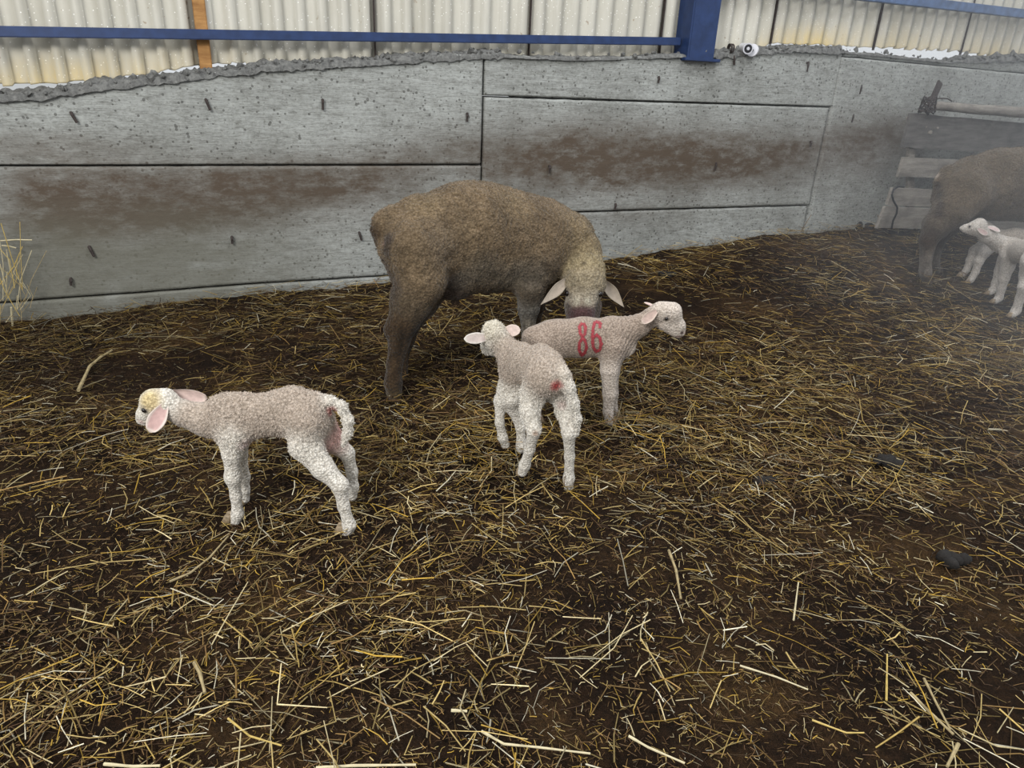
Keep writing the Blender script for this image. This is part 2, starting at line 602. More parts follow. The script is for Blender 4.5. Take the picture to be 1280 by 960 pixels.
# ------------------------------------------------------------------ sheet metal above the wall
clad = empty('wall_upper', tuple(_P0), YAW_WALL)
tag(clad, 'cream ribbed metal sheet cladding above the concrete wall', kind='structure')
GLOW = [-1.6, .05, .1, .46, .995, 1.3, 4.0, 4.07, 4.99, 5.73, 6.0, 8.2]
GLZ = [.97, .97, .972, 1.0, 1.10, 1.10, 1.31, 1.352, 1.372, 1.385, 1.37, 1.4]


def sheet(s0, s1, idx):
    """one ribbed sheet, trapezoid ribs about 0.1 m apart"""
    prof = [(0, 0), (.036, 0), (.042, .026), (.074, .026), (.080, 0)]
    rr = random.Random(idx)
    xs = []
    nr = int(round((s1 - s0) / .1))
    pitch = (s1 - s0) / nr
    for i in range(nr):
        for (a, b) in prof: xs.append((s0 + (i + a / .1) * pitch, b))
    xs.append((s1 + .012, 0))
    v, c, f = [], [], []
    NZ = 26
    y0 = .125 + (.004 if idx % 2 else 0)
    for i, (s, b) in enumerate(xs):
        zb = float(np.interp(s, GLOW, GLZ)) if (s < 1.1 or s > 4.0) else top_z(s) - .05
        zb += rr.uniform(-.006, .006) + (.01 if b > 0 and s > 5 else 0)
        for j in range(NZ + 1):
            z = zb + (2.7 - zb) * (j / NZ) ** 1.7
            v.append((s, y0 - b + .002 * mn.noise(Vector((s * 6, z * 4, 0))), z))
            left = max(0, 1 - abs(s - .35) / .75)
            right = math.exp(-((s - 4.35) / .3) ** 2) + .45 * math.exp(-((s - 6.1) / .35) ** 2) + .35 * math.exp(-((s - 5.1) / .5) ** 2)
            k = max(0, 1 - (z - zb) / (.13 + .08 * mn.noise(Vector((s * 11, 0, 0))))) * (.15 + .55 * left + .7 * right)
            c.append((min(1, k), 0, 0))
    W = NZ + 1
    for i in range(len(xs) - 1):
        for j in range(NZ):
            f.append((i * W + j, (i + 1) * W + j, (i + 1) * W + j + 1, i * W + j + 1))
    o = link('metal_sheet', mesh_np('metal_sheet', v, f, np.array(c)), M_SHEET, clad)
    so = o.modifiers.new('thick', 'SOLIDIFY')
    so.thickness = .0012
    so.offset = 1


for i, (a, b) in enumerate([(-1.5, -.7), (-.7, .09), (.09, .89), (.89, 1.69), (1.69, 2.5), (2.5, 3.3), (3.3, 4.07), (4.07, 4.9), (4.9, 5.7), (5.7, 6.5), (6.5, 7.3), (7.3, 8.1)]):
    sheet(a, b, i)


def box_local(name, x0, x1, y0, y1, z0, z1, mat, parent, shear=None, bev=.003):
    bm = bmesh.new()
    bmesh.ops.create_cube(bm, size=1)
    for w in bm.verts:
        w.co = Vector((x0 + (w.co.x + .5) * (x1 - x0), y0 + (w.co.y + .5) * (y1 - y0), z0 + (w.co.z + .5) * (z1 - z0)))
    if bev: bmesh.ops.bevel(bm, geom=bm.edges[:], offset=bev, segments=2, affect='EDGES')
    if shear:
        for w in bm.verts: w.co = Vector(shear(w.co))
    return link(name, bm_mesh(name, bm), mat, parent)


for s in (1.69, 2.5, 3.3, 4.07, 4.9, 5.7):
    x_ = box_local('sheet_seam', s - .005, s + .0015, .105, .12, top_z(s) + (.03 if s > 4 else -.03), 2.7, M_RUST, clad, bev=0)
    tag(x_, 'dark overlap seam between sheets')
# seams with dark gaps / orange timbers behind
for s in (.05, .92):
    w_ = .026
    st = box_local('timber_post', s - w_, s + w_, .075, .105, .9, 2.7, M_TIMBER, clad)
    tag(st, 'orange brown timber strip')

# blue steel column on the wall top
sc0, _z = wall_sz(846, 60, .0)
col = empty('steel_column', tuple(_P0 + _D * 3.49), YAW_WALL)
tag(col, 'dark blue painted steel column standing on the concrete wall', 'column')
box_local('flange', -.085, .085, -.02, -.008, 1.235, 2.7, M_BLUE, col)
box_local('flange', -.085, .085, .10, .112, 1.235, 2.7, M_BLUE, col)
box_local('web', -.008, .008, -.01, .105, 1.235, 2.7, M_BLUE, col, bev=.001)
box_local('side_plate', -.095, -.083, -.02, .112, 1.235, 2.7, M_BLUE, col, bev=.001)
box_local('base_plate', -.12, .12, -.04, .125, 1.222, 1.238, M_BLUE, col)


def rail(name, pts, label, mat, t=.032, joint=None):
    (sa, za), (sb, zb) = pts
    o = empty(name, tuple(_P0 + _D * sa + np.array([0, 0, za])), YAW_WALL)
    L = sb - sa
    sh = lambda c: (c.x, c.y, c.z + (zb - za) * c.x / L)
    box_local('rail_tube', 0, L, .03, .07, -t / 2, t / 2, mat, o, sh)
    if joint:
        box_local('splice_plate', joint - .25 - sa, joint + .25 - sa, .026, .031, -t * .46, t * .46, mat, o, sh, .001)
    tag(o, label, 'rail')
    return o


a0 = wall_sz(0, 39.3, .05)
a1 = wall_sz(843, 51.5, .05)
k = (a1[1] - a0[1]) / (a1[0] - a0[0])
rail('steel_rail', [(-1.5, a0[1] - k * (a0[0] + 1.5)), (a1[0] + .03, a1[1])], 'dark blue steel rail running left of the column above the wall', M_BLUE, .040)
b0 = wall_sz(1090, -4, .05)
b1 = wall_sz(1280, 17.5, .05)
k = (b1[1] - b0[1]) / (b1[0] - b0[0])
rail('steel_rail', [(3.6, b0[1] - k * (b0[0] - 3.6)), (8.1, b1[1] + k * (8.1 - b1[0]))], 'faded blue steel rail right of the column near the top edge', M_BLUE2, .052, joint=6.4)

# ------------------------------------------------------------------ ground
def lump(x, y):
    return (.016 * mn.noise(Vector((x * 2.3, y * 2.3, 0))) + .010 * mn.noise(Vector((x * 7, y * 7, 2))) + .006 * mn.noise(Vector((x * 19, y * 19, 4))))


def build_ground():
    # local grid: dense in view
    xs = np.concatenate([np.linspace(-6, -3, 12, endpoint=False), np.linspace(-3, 4.6, 420), np.linspace(4.8, 8, 12)])
    ys = np.concatenate([np.linspace(-2.5, .3, 12, endpoint=False), np.linspace(.3, 6.2, 330), np.linspace(6.3, 8, 6)])
    v = []
    for y in ys:
        g = ground(xs, np.full_like(xs, y))
        for i, x in enumerate(xs):
            v.append((x, y, g[i] + lump(x, y) - .012))
    nx, ny = len(xs), len(ys)
    I, J = np.meshgrid(np.arange(nx - 1), np.arange(ny - 1))
    a = (J * nx + I).ravel()
    f = np.stack([a, a + 1, a + nx + 1, a + nx], 1)
    o = link('floor', mesh_np('floor', v, f), M_GRD, None, True)
    tag(o, 'dark brown trodden dung and soil floor of the pen', kind='structure')


build_ground()
yd = box_local('ground_outside', -9, 25, .6, 40, .3, .4, M_OUT, None, bev=0)
yd.location = tuple(_P0)
yd.rotation_euler = (0, 0, YAW_WALL)
tag(yd, 'pale bright yard seen through the gap above the wall', kind='structure')

# ------------------------------------------------------------------ straw
def straws(n, xy, L, wd, base_h, cols, tilt=.10, segs=2, seed=0, ang=None):
    g = np.random.default_rng(seed)
    x, y = xy[:, 0], xy[:, 1]
    n = len(x)
    th = g.uniform(0, 2 * np.pi, n) if ang is None else ang + g.normal(0, .5, n)
    ti = g.normal(0, tilt, n)
    bend = g.normal(0, .18, n) + (g.random(n) < .18) * g.normal(0, .9, n)
    z0 = ground(x, y) + np.array([lump(a, b) for a, b in zip(x, y)]) - .008 + base_h + np.abs(np.sin(ti)) * L * .42
    K_ = segs + 1
    P = np.zeros((n, K_, 3))
    d1 = np.stack([np.cos(th), np.sin(th)], 1)
    d2 = np.stack([np.cos(th + bend), np.sin(th + bend)], 1)
    t = np.linspace(-.5, .5, K_)
    for k_ in range(K_):
        tt = t[k_]
        dd = np.where(tt < 0, 1, 0) * d1 + np.where(tt >= 0, 1, 0) * d2
        P[:, k_, 0] = x + dd[:, 0] * tt * L
        P[:, k_, 1] = y + dd[:, 1] * tt * L
        P[:, k_, 2] = z0 + np.sin(ti) * tt * L + (.25 - tt * tt) * L * .08
    lat = np.stack([-np.sin(th + bend / 2), np.cos(th + bend / 2), np.zeros(n)], 1)
    up = np.array([0, 0, 1.0])
    ro = g.uniform(-.9, .9, n)
    A = lat * np.cos(ro)[:, None] + up * np.sin(ro)[:, None]
    B = -lat * np.sin(ro)[:, None] + up * np.cos(ro)[:, None]
    V = np.zeros((n, K_, 3, 3))
    w = wd[:, None] * .5
    taper = np.linspace(1, .75, K_)
    for k_ in range(K_):
        V[:, k_, 0] = P[:, k_] + A * w * taper[k_]
        V[:, k_, 1] = P[:, k_] - A * w * taper[k_]
        V[:, k_, 2] = P[:, k_] + B * w * .8 * taper[k_]
    C = np.repeat(cols, K_ * 3, axis=0)
    F = []
    base = np.arange(n) * K_ * 3
    for k_ in range(segs):
        for (p, q) in ((0, 2), (2, 1), (1, 0)):
            F.append(np.stack([base + k_ * 3 + p, base + k_ * 3 + 3 + p, base + k_ * 3 + 3 + q, base + k_ * 3 + q], 1))
    return V.reshape(-1, 3), np.concatenate(F), C


PAL = np.array([[.50, .35, .11], [.62, .46, .18], [.33, .20, .065], [.70, .58, .33], [.20, .115, .045], [.10, .052, .023], [.54, .34, .055], [.82, .75, .56]])


def pick_cols(n, w, g):
    i = g.choice(len(PAL), n, p=np.array(w) / sum(w))
    return PAL[i] * g.uniform(.6, 1.15, (n, 1))


def in_pen(xy, margin=.015):
    w = -((xy[:, 0] - _P0[0]) * _N[0] + (xy[:, 1] - _P0[1]) * _N[1])
    return w > margin


def dens_noise(xy, sc, off):
    return np.array([mn.noise(Vector((a * sc, b * sc, off))) for a, b in xy])


def scatter(n, y0, y1, g):
    """points over the visible wedge of floor"""
    y = y0 + (y1 - y0) * g.random(n)
    half = .45 + y * 1.12
    x = (g.random(n) * 2 - 1) * half
    return np.stack([x, y], 1)


def frame_x(xy):
    return xy[:, 0] / (xy[:, 1] * .918 + .42) * FPX + 640


def build_straw():
    parts = []
    g = np.random.default_rng(11)

    def add(n, y0, y1, Lr, wr, hr, w, seed, thr=None, tilt=.1, nsc=1.5, segs=2):
        xy = scatter(n, y0, y1, g)
        # keep only near the picture wedge
        xy = xy[in_pen(xy) & (frame_x(xy) < 1680) & (frame_x(xy) > -380)]
        if thr is not None:
            dn = dens_noise(xy, nsc, seed * 3.7) + .35 * dens_noise(xy, nsc * 3.3, seed * 1.7)
            # bare soil: bottom middle and right of the pen
            fx = frame_x(xy)
            bare = np.clip((fx - 480) / 500, 0, 1) * np.clip((2.1 - xy[:, 1]) / .6, 0, 1) * .32
            keep = dn + g.normal(0, .16, len(xy)) > thr + bare
            xy = xy[keep]
        m = len(xy)
        L = np.exp(g.normal(np.log(Lr[0]), Lr[1], m))
        wd = g.uniform(wr[0], wr[1], m)
        h = g.random(m) ** 1.5 * hr
        c = pick_cols(m, w, g)
        # deeper ones are darker
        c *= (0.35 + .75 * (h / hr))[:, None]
        # dull brown in the far left, golden to the right
        fx = frame_x(xy)
        dl = np.clip((620 - fx) / 500, 0, 1) * np.clip((xy[:, 1] - 1.6) / .8, 0, 1)
        c = c * (1 - .50 * dl[:, None]) * np.array([1, 1, 1])
        parts.append(straws(m, xy, L, wd, h, c, tilt, segs, seed))

    #            n      y0   y1   length        width          height  palette weights
    add(62000, 1.75, 6.6, (.048, .5), (.0016, .0036), .035, [3, 2, 5, 1, 6, 5, 3, .6], 1, -.34, .16)
    add(26000, 2.0, 6.6, (.075, .45), (.0018, .0040), .045, [4, 4, 4, 2.5, 3, 1, 3, 1.2], 2, -.16, .20)
    add(18000, .5, 2.1, (.034, .55), (.0014, .0034), .014, [4, 3, 5, 3, 5, 4, 2, 1.6], 3, -.12, .10)
    add(3000, .5, 2.3, (.070, .45), (.0022, .0044), .020, [4, 6, 3, 5, 1, .3, 4, 3], 4, -.20, .16, 1.3)
    add(66000, .5, 3.2, (.014, .5), (.0008, .0024), .010, [3, 2, 5, 1.5, 7, 6, 2, 1.0], 5, -.32, .12)
    V, F, C = [], [], []
    o = 0
    for v, f, c in parts:
        V.append(v); F.append(f + o); C.append(c)
        o += len(v)
    V, F, C = np.concatenate(V), np.concatenate(F), np.concatenate(C)
    ob = link('straw_bedding', mesh_np('straw_bedding', V, F, C), M_STRAW)
    tag(ob, 'loose yellow and brown straw strewn over the dark pen floor', 'straw', kind='stuff')


build_straw()

# ------------------------------------------------------------------ animals: one continuous surface from blended limbs
class Body:
    def __init__(s, origin, heading, step):
        s.o = np.array(origin, float)
        s.h = heading
        s.F = np.array([math.cos(heading), math.sin(heading), 0.0])      # forward
        s.L = np.array([-math.sin(heading), math.cos(heading), 0.0])     # left
        s.step = step
        s.pr = []
        s.zx, s.zy, s.zs = 0, 0, 1

    def view(s, zx, zy, zs):
        """reading frame for coordinates taken off an enlargement"""
        s.zx, s.zy, s.zs = zx, zy, zs

    def P(s, x, y, lat=0.0):
        px, py = s.zx + x / s.zs, s.zy + y / s.zs
        return on_plane(px, py, s.o + s.L * lat, s.L)

    def Q(s, x, y, u=0.0):
        px, py = s.zx + x / s.zs, s.zy + y / s.zs
        return on_plane(px, py, s.o + s.F * u, s.F)

    def loc(s, f, l, z):
        return s.o + s.F * f + s.L * l + np.array([0, 0, z])

    def limb(s, pts, rad, k=.02, col=(.5, .5, .5), lat=1.0, cw=1.0):
        """chain of tapered capsules; pts world points, lat squeezes across the body"""
        cols = col if isinstance(col[0], (tuple, list)) else [col] * len(pts)
        if len(pts) == 1:
            s.pr.append((pts[0], pts[0], rad[0], rad[0], k, cols[0], cols[0], lat, cw))
        for i in range(len(pts) - 1):
            s.pr.append((pts[i], pts[i + 1], rad[i], rad[i + 1], k if i == 0 else min(k, .012), cols[i], cols[i + 1], lat, cw))

    @staticmethod
    def _d(P, a, b, ra, rb, lat, L):
        ab = b - a
        pa = P - a
        if lat != 1.0:
            q = pa @ L
            pa = pa + ((1 / lat - 1) * q)[..., None] * L
        t = np.clip((pa @ ab) / (ab @ ab + 1e-12), 0, 1)
        d = np.linalg.norm(pa - t[..., None] * ab, axis=-1) - (ra + t * (rb - ra))
        return d * min(1, lat), t

    def build(s):
        h = s.step
        lo = np.min([np.minimum(a - ra, b - rb) for a, b, ra, rb, *_ in s.pr], 0) - .04
        hi = np.max([np.maximum(a + ra, b + rb) for a, b, ra, rb, *_ in s.pr], 0) + .04
        n = np.ceil((hi - lo) / h).astype(int) + 1
        G = np.full(n, .2, np.float32)
        ax = [lo[i] + h * np.arange(n[i]) for i in range(3)]
        for (a, b, ra, rb, k, c0, c1, lat, cw) in s.pr:
            m = k + 3 * h + .01
            l = np.maximum(np.floor((np.minimum(a - ra * max(1, lat), b - rb * max(1, lat)) - m - lo) / h).astype(int), 0)
            u = np.minimum(np.ceil((np.maximum(a + ra * max(1, lat), b + rb * max(1, lat)) + m - lo) / h).astype(int) + 1, n)
            X = np.stack(np.meshgrid(ax[0][l[0]:u[0]], ax[1][l[1]:u[1]], ax[2][l[2]:u[2]], indexing='ij'), -1)
            d, _ = s._d(X, a, b, ra, rb, lat, s.L)
            g = G[l[0]:u[0], l[1]:u[1], l[2]:u[2]]
            hh = np.clip(.5 + .5 * (g - d) / k, 0, 1)
            G[l[0]:u[0], l[1]:u[1], l[2]:u[2]] = g * (1 - hh) + d * hh - k * hh * (1 - hh)
        v, f = surface_nets(G, lo, h)
        # colour: nearest limbs win
        W = np.zeros(len(v)); C = np.zeros((len(v), 3))
        for (a, b, ra, rb, k, c0, c1, lat, cw) in s.pr:
            d, t = s._d(v, a, b, ra, rb, lat, s.L)
            w = np.exp(-np.clip(d, -.01, 1) / .009) * cw
            C += w[:, None] * (np.array(c0) * (1 - t[:, None]) + np.array(c1) * t[:, None])
            W += w
        s.v, s.f, s.c = v, f, C / W[:, None]
        return s


def surface_nets(G, lo, h):
    ins = G < 0
    nx, ny, nz = G.shape
    cnt = np.zeros((nx - 1, ny - 1, nz - 1), np.int8)
    for a in (0, 1):
        for b in (0, 1):
            for c in (0, 1):
                cnt += ins[a:nx - 1 + a, b:ny - 1 + b, c:nz - 1 + c]
    act = (cnt > 0) & (cnt < 8)
    I = np.argwhere(act)
    idx = np.full(act.shape, -1, np.int64)
    idx[act] = np.arange(len(I))
    acc = np.zeros((len(I), 3)); num = np.zeros(len(I))
    cs = [(a, b, c) for a in (0, 1) for b in (0, 1) for c in (0, 1)]
    for p in cs:
        for ax in range(3):
            if p[ax]: continue
            q = list(p); q[ax] = 1
            g0 = G[I[:, 0] + p[0], I[:, 1] + p[1], I[:, 2] + p[2]]
            g1 = G[I[:, 0] + q[0], I[:, 1] + q[1], I[:, 2] + q[2]]
            m = (g0 < 0) != (g1 < 0)
            t = np.where(m, g0 / np.where(m, g0 - g1, 1), 0)
            pt = np.array(p, float)[None] + t[:, None] * (np.array(q) - np.array(p))[None]
            acc += pt * m[:, None]; num += m
    v = lo + h * (I + acc / num[:, None])
    quads = []
    for ax in range(3):
        o1, o2 = [(1, 2), (2, 0), (0, 1)][ax]
        sl0 = [slice(1, -1)] * 3; sl1 = [slice(1, -1)] * 3
        sl0[ax] = slice(0, -1); sl1[ax] = slice(1, None)
        A, B = ins[tuple(sl0)], ins[tuple(sl1)]
        e = np.argwhere(A != B)
        off = np.array([1, 1, 1]); off[ax] = 0
        e = e + off
        inside0 = ins[e[:, 0], e[:, 1], e[:, 2]]
        d1 = np.zeros(3, int); d1[o1] = 1
        d2 = np.zeros(3, int); d2[o2] = 1
        q = [idx[tuple((e - x).T)] for x in (0 * d1, d1, d1 + d2, d2)]
        q = np.stack(q, 1)
        q[~inside0] = q[~inside0][:, ::-1]
        quads.append(q)
    f = np.concatenate(quads)
    # two rounds of smoothing
    for _ in range(2):
        S = np.zeros_like(v); n = np.zeros(len(v))
        for i in range(4):
            a, b = f[:, i], f[:, (i + 1) % 4]
            np.add.at(S, a, v[b]); np.add.at(n, a, 1)
            np.add.at(S, b, v[a]); np.add.at(n, b, 1)
        v = v * .5 + .5 * S / n[:, None]
    return v, f


def normals(v, f):
    nn = np.cross(v[f[:, 2]] - v[f[:, 0]], v[f[:, 3]] - v[f[:, 1]])
    N = np.zeros_like(v)
    for i in range(4): np.add.at(N, f[:, i], nn)
    return N / (np.linalg.norm(N, axis=1)[:, None] + 1e-12)


def wool_relief(B, amp, sc, wfun):
    """raised curls, real relief; wfun gives 0..1 per vertex"""
    N = normals(B.v, B.f)
    w = wfun(B.v)
    d = np.array([mn.noise(Vector(p * sc)) + .5 * mn.noise(Vector(p * sc * 2.3)) for p in B.v.tolist() and [Vector(q) for q in B.v.tolist()]]) if False else \
        np.array([mn.noise(Vector(p) * sc) + .5 * mn.noise(Vector(p) * sc * 2.3) for p in B.v.tolist()])
    B.v = B.v + N * (d * amp * w)[:, None]


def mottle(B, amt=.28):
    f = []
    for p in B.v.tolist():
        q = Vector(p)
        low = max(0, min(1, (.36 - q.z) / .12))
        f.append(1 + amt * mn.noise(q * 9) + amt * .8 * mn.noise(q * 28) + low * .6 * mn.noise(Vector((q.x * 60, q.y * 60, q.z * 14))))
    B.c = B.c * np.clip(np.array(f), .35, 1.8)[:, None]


def fibres(B, root, n, length, width, wfun, seed, name='wool_fibres', cmul=1.1, droop=.35, back=.25, jit=.5):
    g = np.random.default_rng(seed)
    v, f = B.v, B.f
    area_ = np.linalg.norm(np.cross(v[f[:, 2]] - v[f[:, 0]], v[f[:, 3]] - v[f[:, 1]]), axis=1)
    wt = wfun(v)[f].mean(1)
    p = area_ * (.25 + wt)
    k = g.choice(len(f), n, p=p / p.sum())
    a, b = g.random(n), g.random(n)
    q = f[k]
    P = (v[q[:, 0]] * ((1 - a) * (1 - b))[:, None] + v[q[:, 1]] * (a * (1 - b))[:, None] + v[q[:, 2]] * (a * b)[:, None] + v[q[:, 3]] * ((1 - a) * b)[:, None])
    N = normals(v, f)[q[:, 0]]
    C = B.c[q[:, 0]] * g.uniform(.72, 1.2, (n, 1)) * cmul
    D = N * .8 + g.normal(0, jit, (n, 3)) - np.array([0, 0, droop]) - B.F * back
    D -= np.minimum(0, (D * N).sum(1) - .12)[:, None] * N
    D /= np.linalg.norm(D, axis=1)[:, None]
    L = length * g.uniform(.5, 1.25, n) * (.18 + .82 * wt[k])
    S = np.cross(D, g.normal(0, 1, (n, 3)))
    S /= np.linalg.norm(S, axis=1)[:, None]
    P0 = P - N * .0008
    V = np.stack([P0 + S * width * .5, P0 - S * width * .5, P0 + D * L[:, None] * .6 - S * width * .4 + N * L[:, None] * .05, P0 + D * L[:, None]], 1)
    # bend the tip
    V[:, 3] += g.normal(0, .22, (n, 3)) * L[:, None]
    base = np.arange(n)[:, None] * 4
    F = base + np.array([[0, 1, 2, 3]])
    o = link(name, mesh_np(name, V.reshape(-1, 3), F, np.clip(np.repeat(C, 4, axis=0), 0, 1)), M_FUR)
    world_parent(o, root)
    tag(o, kind='stuff')
    return o


def ear(root, base, tip, width, face, colr, coli, cup=.35, fold=0.0, name='ear', pointed=0.0):
    """leaf shaped ear; face = direction the inner side looks"""
    base, tip, face = (np.asarray(q, float) for q in (base, tip, face))
    ax = tip - base
    L = np.linalg.norm(ax)
    ax /= L
    face = face - ax * (face @ ax)
    face /= np.linalg.norm(face)
    side = np.cross(ax, face)
    v, f, c = [], [], []
    n, m = 12, 8
    for sgn in (1, -1):
        for i in range(n + 1):
            t = i / n
            w = width * .5 * (.42 + .58 * math.sin(min(1, t * 1.7) * math.pi / 2)) * (max(.05, 1 - max(0, (t - .35) / .65) ** 1.35) if pointed else math.sqrt(max(0.004, 1 - max(0, (t - .42) / .58) ** 2.2)))
            for j in range(m + 1):
                q = (j / m) * 2 - 1
                cu = cup * (1 - .5 * t)
                an = q * (1.0 + cu)
                off = side * w * math.sin(an) / math.sin(1.0 + cu) if cu > .01 else side * w * q
                dep = face * w * (math.cos(an) - 1) * -cu * 1.6
                th = .0016 * (1 - abs(q) * .5) * (1 - .5 * t)
                sag = -face * L * .12 * math.sin(t * math.pi) * 0 + np.array([0, 0, -L * fold * t * t])
                v.append(base + ax * L * t + off + dep + face * th * sgn + sag)
                e = 1 if sgn > 0 and abs(q) < .72 and t < .9 else 0
                cc = np.array(coli if e else colr) * (.93 + .14 * random.random())
                c.append(cc)
    W = m + 1
    H = (n + 1) * W
    for i in range(n):
        for j in range(m):
            a = i * W + j
            f.append((a, a + 1, a + W + 1, a + W))
            f.append((H + a + W, H + a + W + 1, H + a + 1, H + a))
    for i in range(n):
        for j in (0, m):
            a, b = i * W + j, (i + 1) * W + j
            f.append((a, b, H + b, H + a) if j == 0 else (b, a, H + a, H + b))
    for j in range(m):
        a = n * W + j
        f.append((a, a + 1, H + a + 1, H + a))
    o = link(name, mesh_np(name, v, f, np.array(c)), M_EAR, None, True)
    world_parent(o, root)
    return o


def hoof(root, p, d, size, mat, spread=.25):
    """cloven hoof: two pointed toes, p = middle of the sole on the ground"""
    bm = bmesh.new()
    if size < .025:
        size *= 1.18
        p = np.asarray(p) + np.asarray(d) * .006 + np.array([0, 0, .002])
    a = math.atan2(d[1], d[0])
    for s in (-1, 1):
        q = bmesh.ops.create_cone(bm, cap_ends=True, segments=12, radius1=1, radius2=.62, depth=1)
        for w in q['verts']:
            x, y, z = w.co
            z += .5
            x = x * (.62 if x < 0 else .95) - .25 * z
            if x > 0: y *= (1 - .45 * min(1, x))
            w.co = Vector((x * size * .95, y * size * .40 + s * size * .40, z * size * 1.15))
    bmesh.ops.bevel(bm, geom=bm.edges[:], offset=size * .06, segments=1, affect='EDGES')
    bm.transform(Matrix.Translation(Vector(p)) @ Matrix.Rotation(a, 4, 'Z'))
    o = link('hoof', bm_mesh('hoof', bm), mat, None, True)
    world_parent(o, root)
    return o


def finish_body(B, root, mat, eyes=(), eye_r=.007, name='body', eyecol=(.10, .07, .05), lid=.013):
    for e in eyes:
        dd = np.linalg.norm(B.v - e, axis=1)
        k = np.clip(1 - dd / lid, 0, 1) ** .7
        B.c = B.c * (1 - k[:, None]) + np.array(eyecol) * k[:, None]
    o = link(name, mesh_np(name, B.v, B.f, np.clip(B.c, 0, 1)), mat, None, True)
    world_parent(o, root)
    for e in eyes:
        bm = bmesh.new()
        bmesh.ops.create_uvsphere(bm, u_segments=16, v_segments=10, radius=eye_r)
        bm.transform(Matrix.Translation(Vector(e)))
        q = link('eye', bm_mesh('eye', bm), M_EYE, None, True)
        world_parent(q, root)
    return o


def hit(B, px, py, inset=0.0):
    t = getattr(B, '_bvh', None)
    if t is None:
        t = BVHTree.FromPolygons([tuple(p) for p in B.v.tolist()], B.f.tolist())
        B._bvh = t
    d = ray(px, py)
    d = d / np.linalg.norm(d)
    r = t.ray_cast(Vector(_C), Vector(d))
    if r[0] is None: return None
    return np.array(r[0]) + d * inset


def near_surface(B, p):
    i = np.argmin(np.linalg.norm(B.v - p, axis=1))
    return B.v[i], i


def tint(B, p, r, colr, amt=1.0):
    k = np.clip(1 - np.linalg.norm(B.v - p, axis=1) / r, 0, 1)[:, None] * amt
    k = np.clip(k * 1.6, 0, amt)
    B.c = B.c * (1 - k) + np.array(colr) * k


# colours of the flock
LB = (.455, .380, .315)      # beige pink curls
LW = (.74, .70, .63)      # white legs and faces
LP = (.66, .40, .36)      # bare pink skin
EB = (.155, .112, .068)   # ewe fleece on top
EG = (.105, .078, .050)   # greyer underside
ED = (.048, .030, .016)   # soiled legs

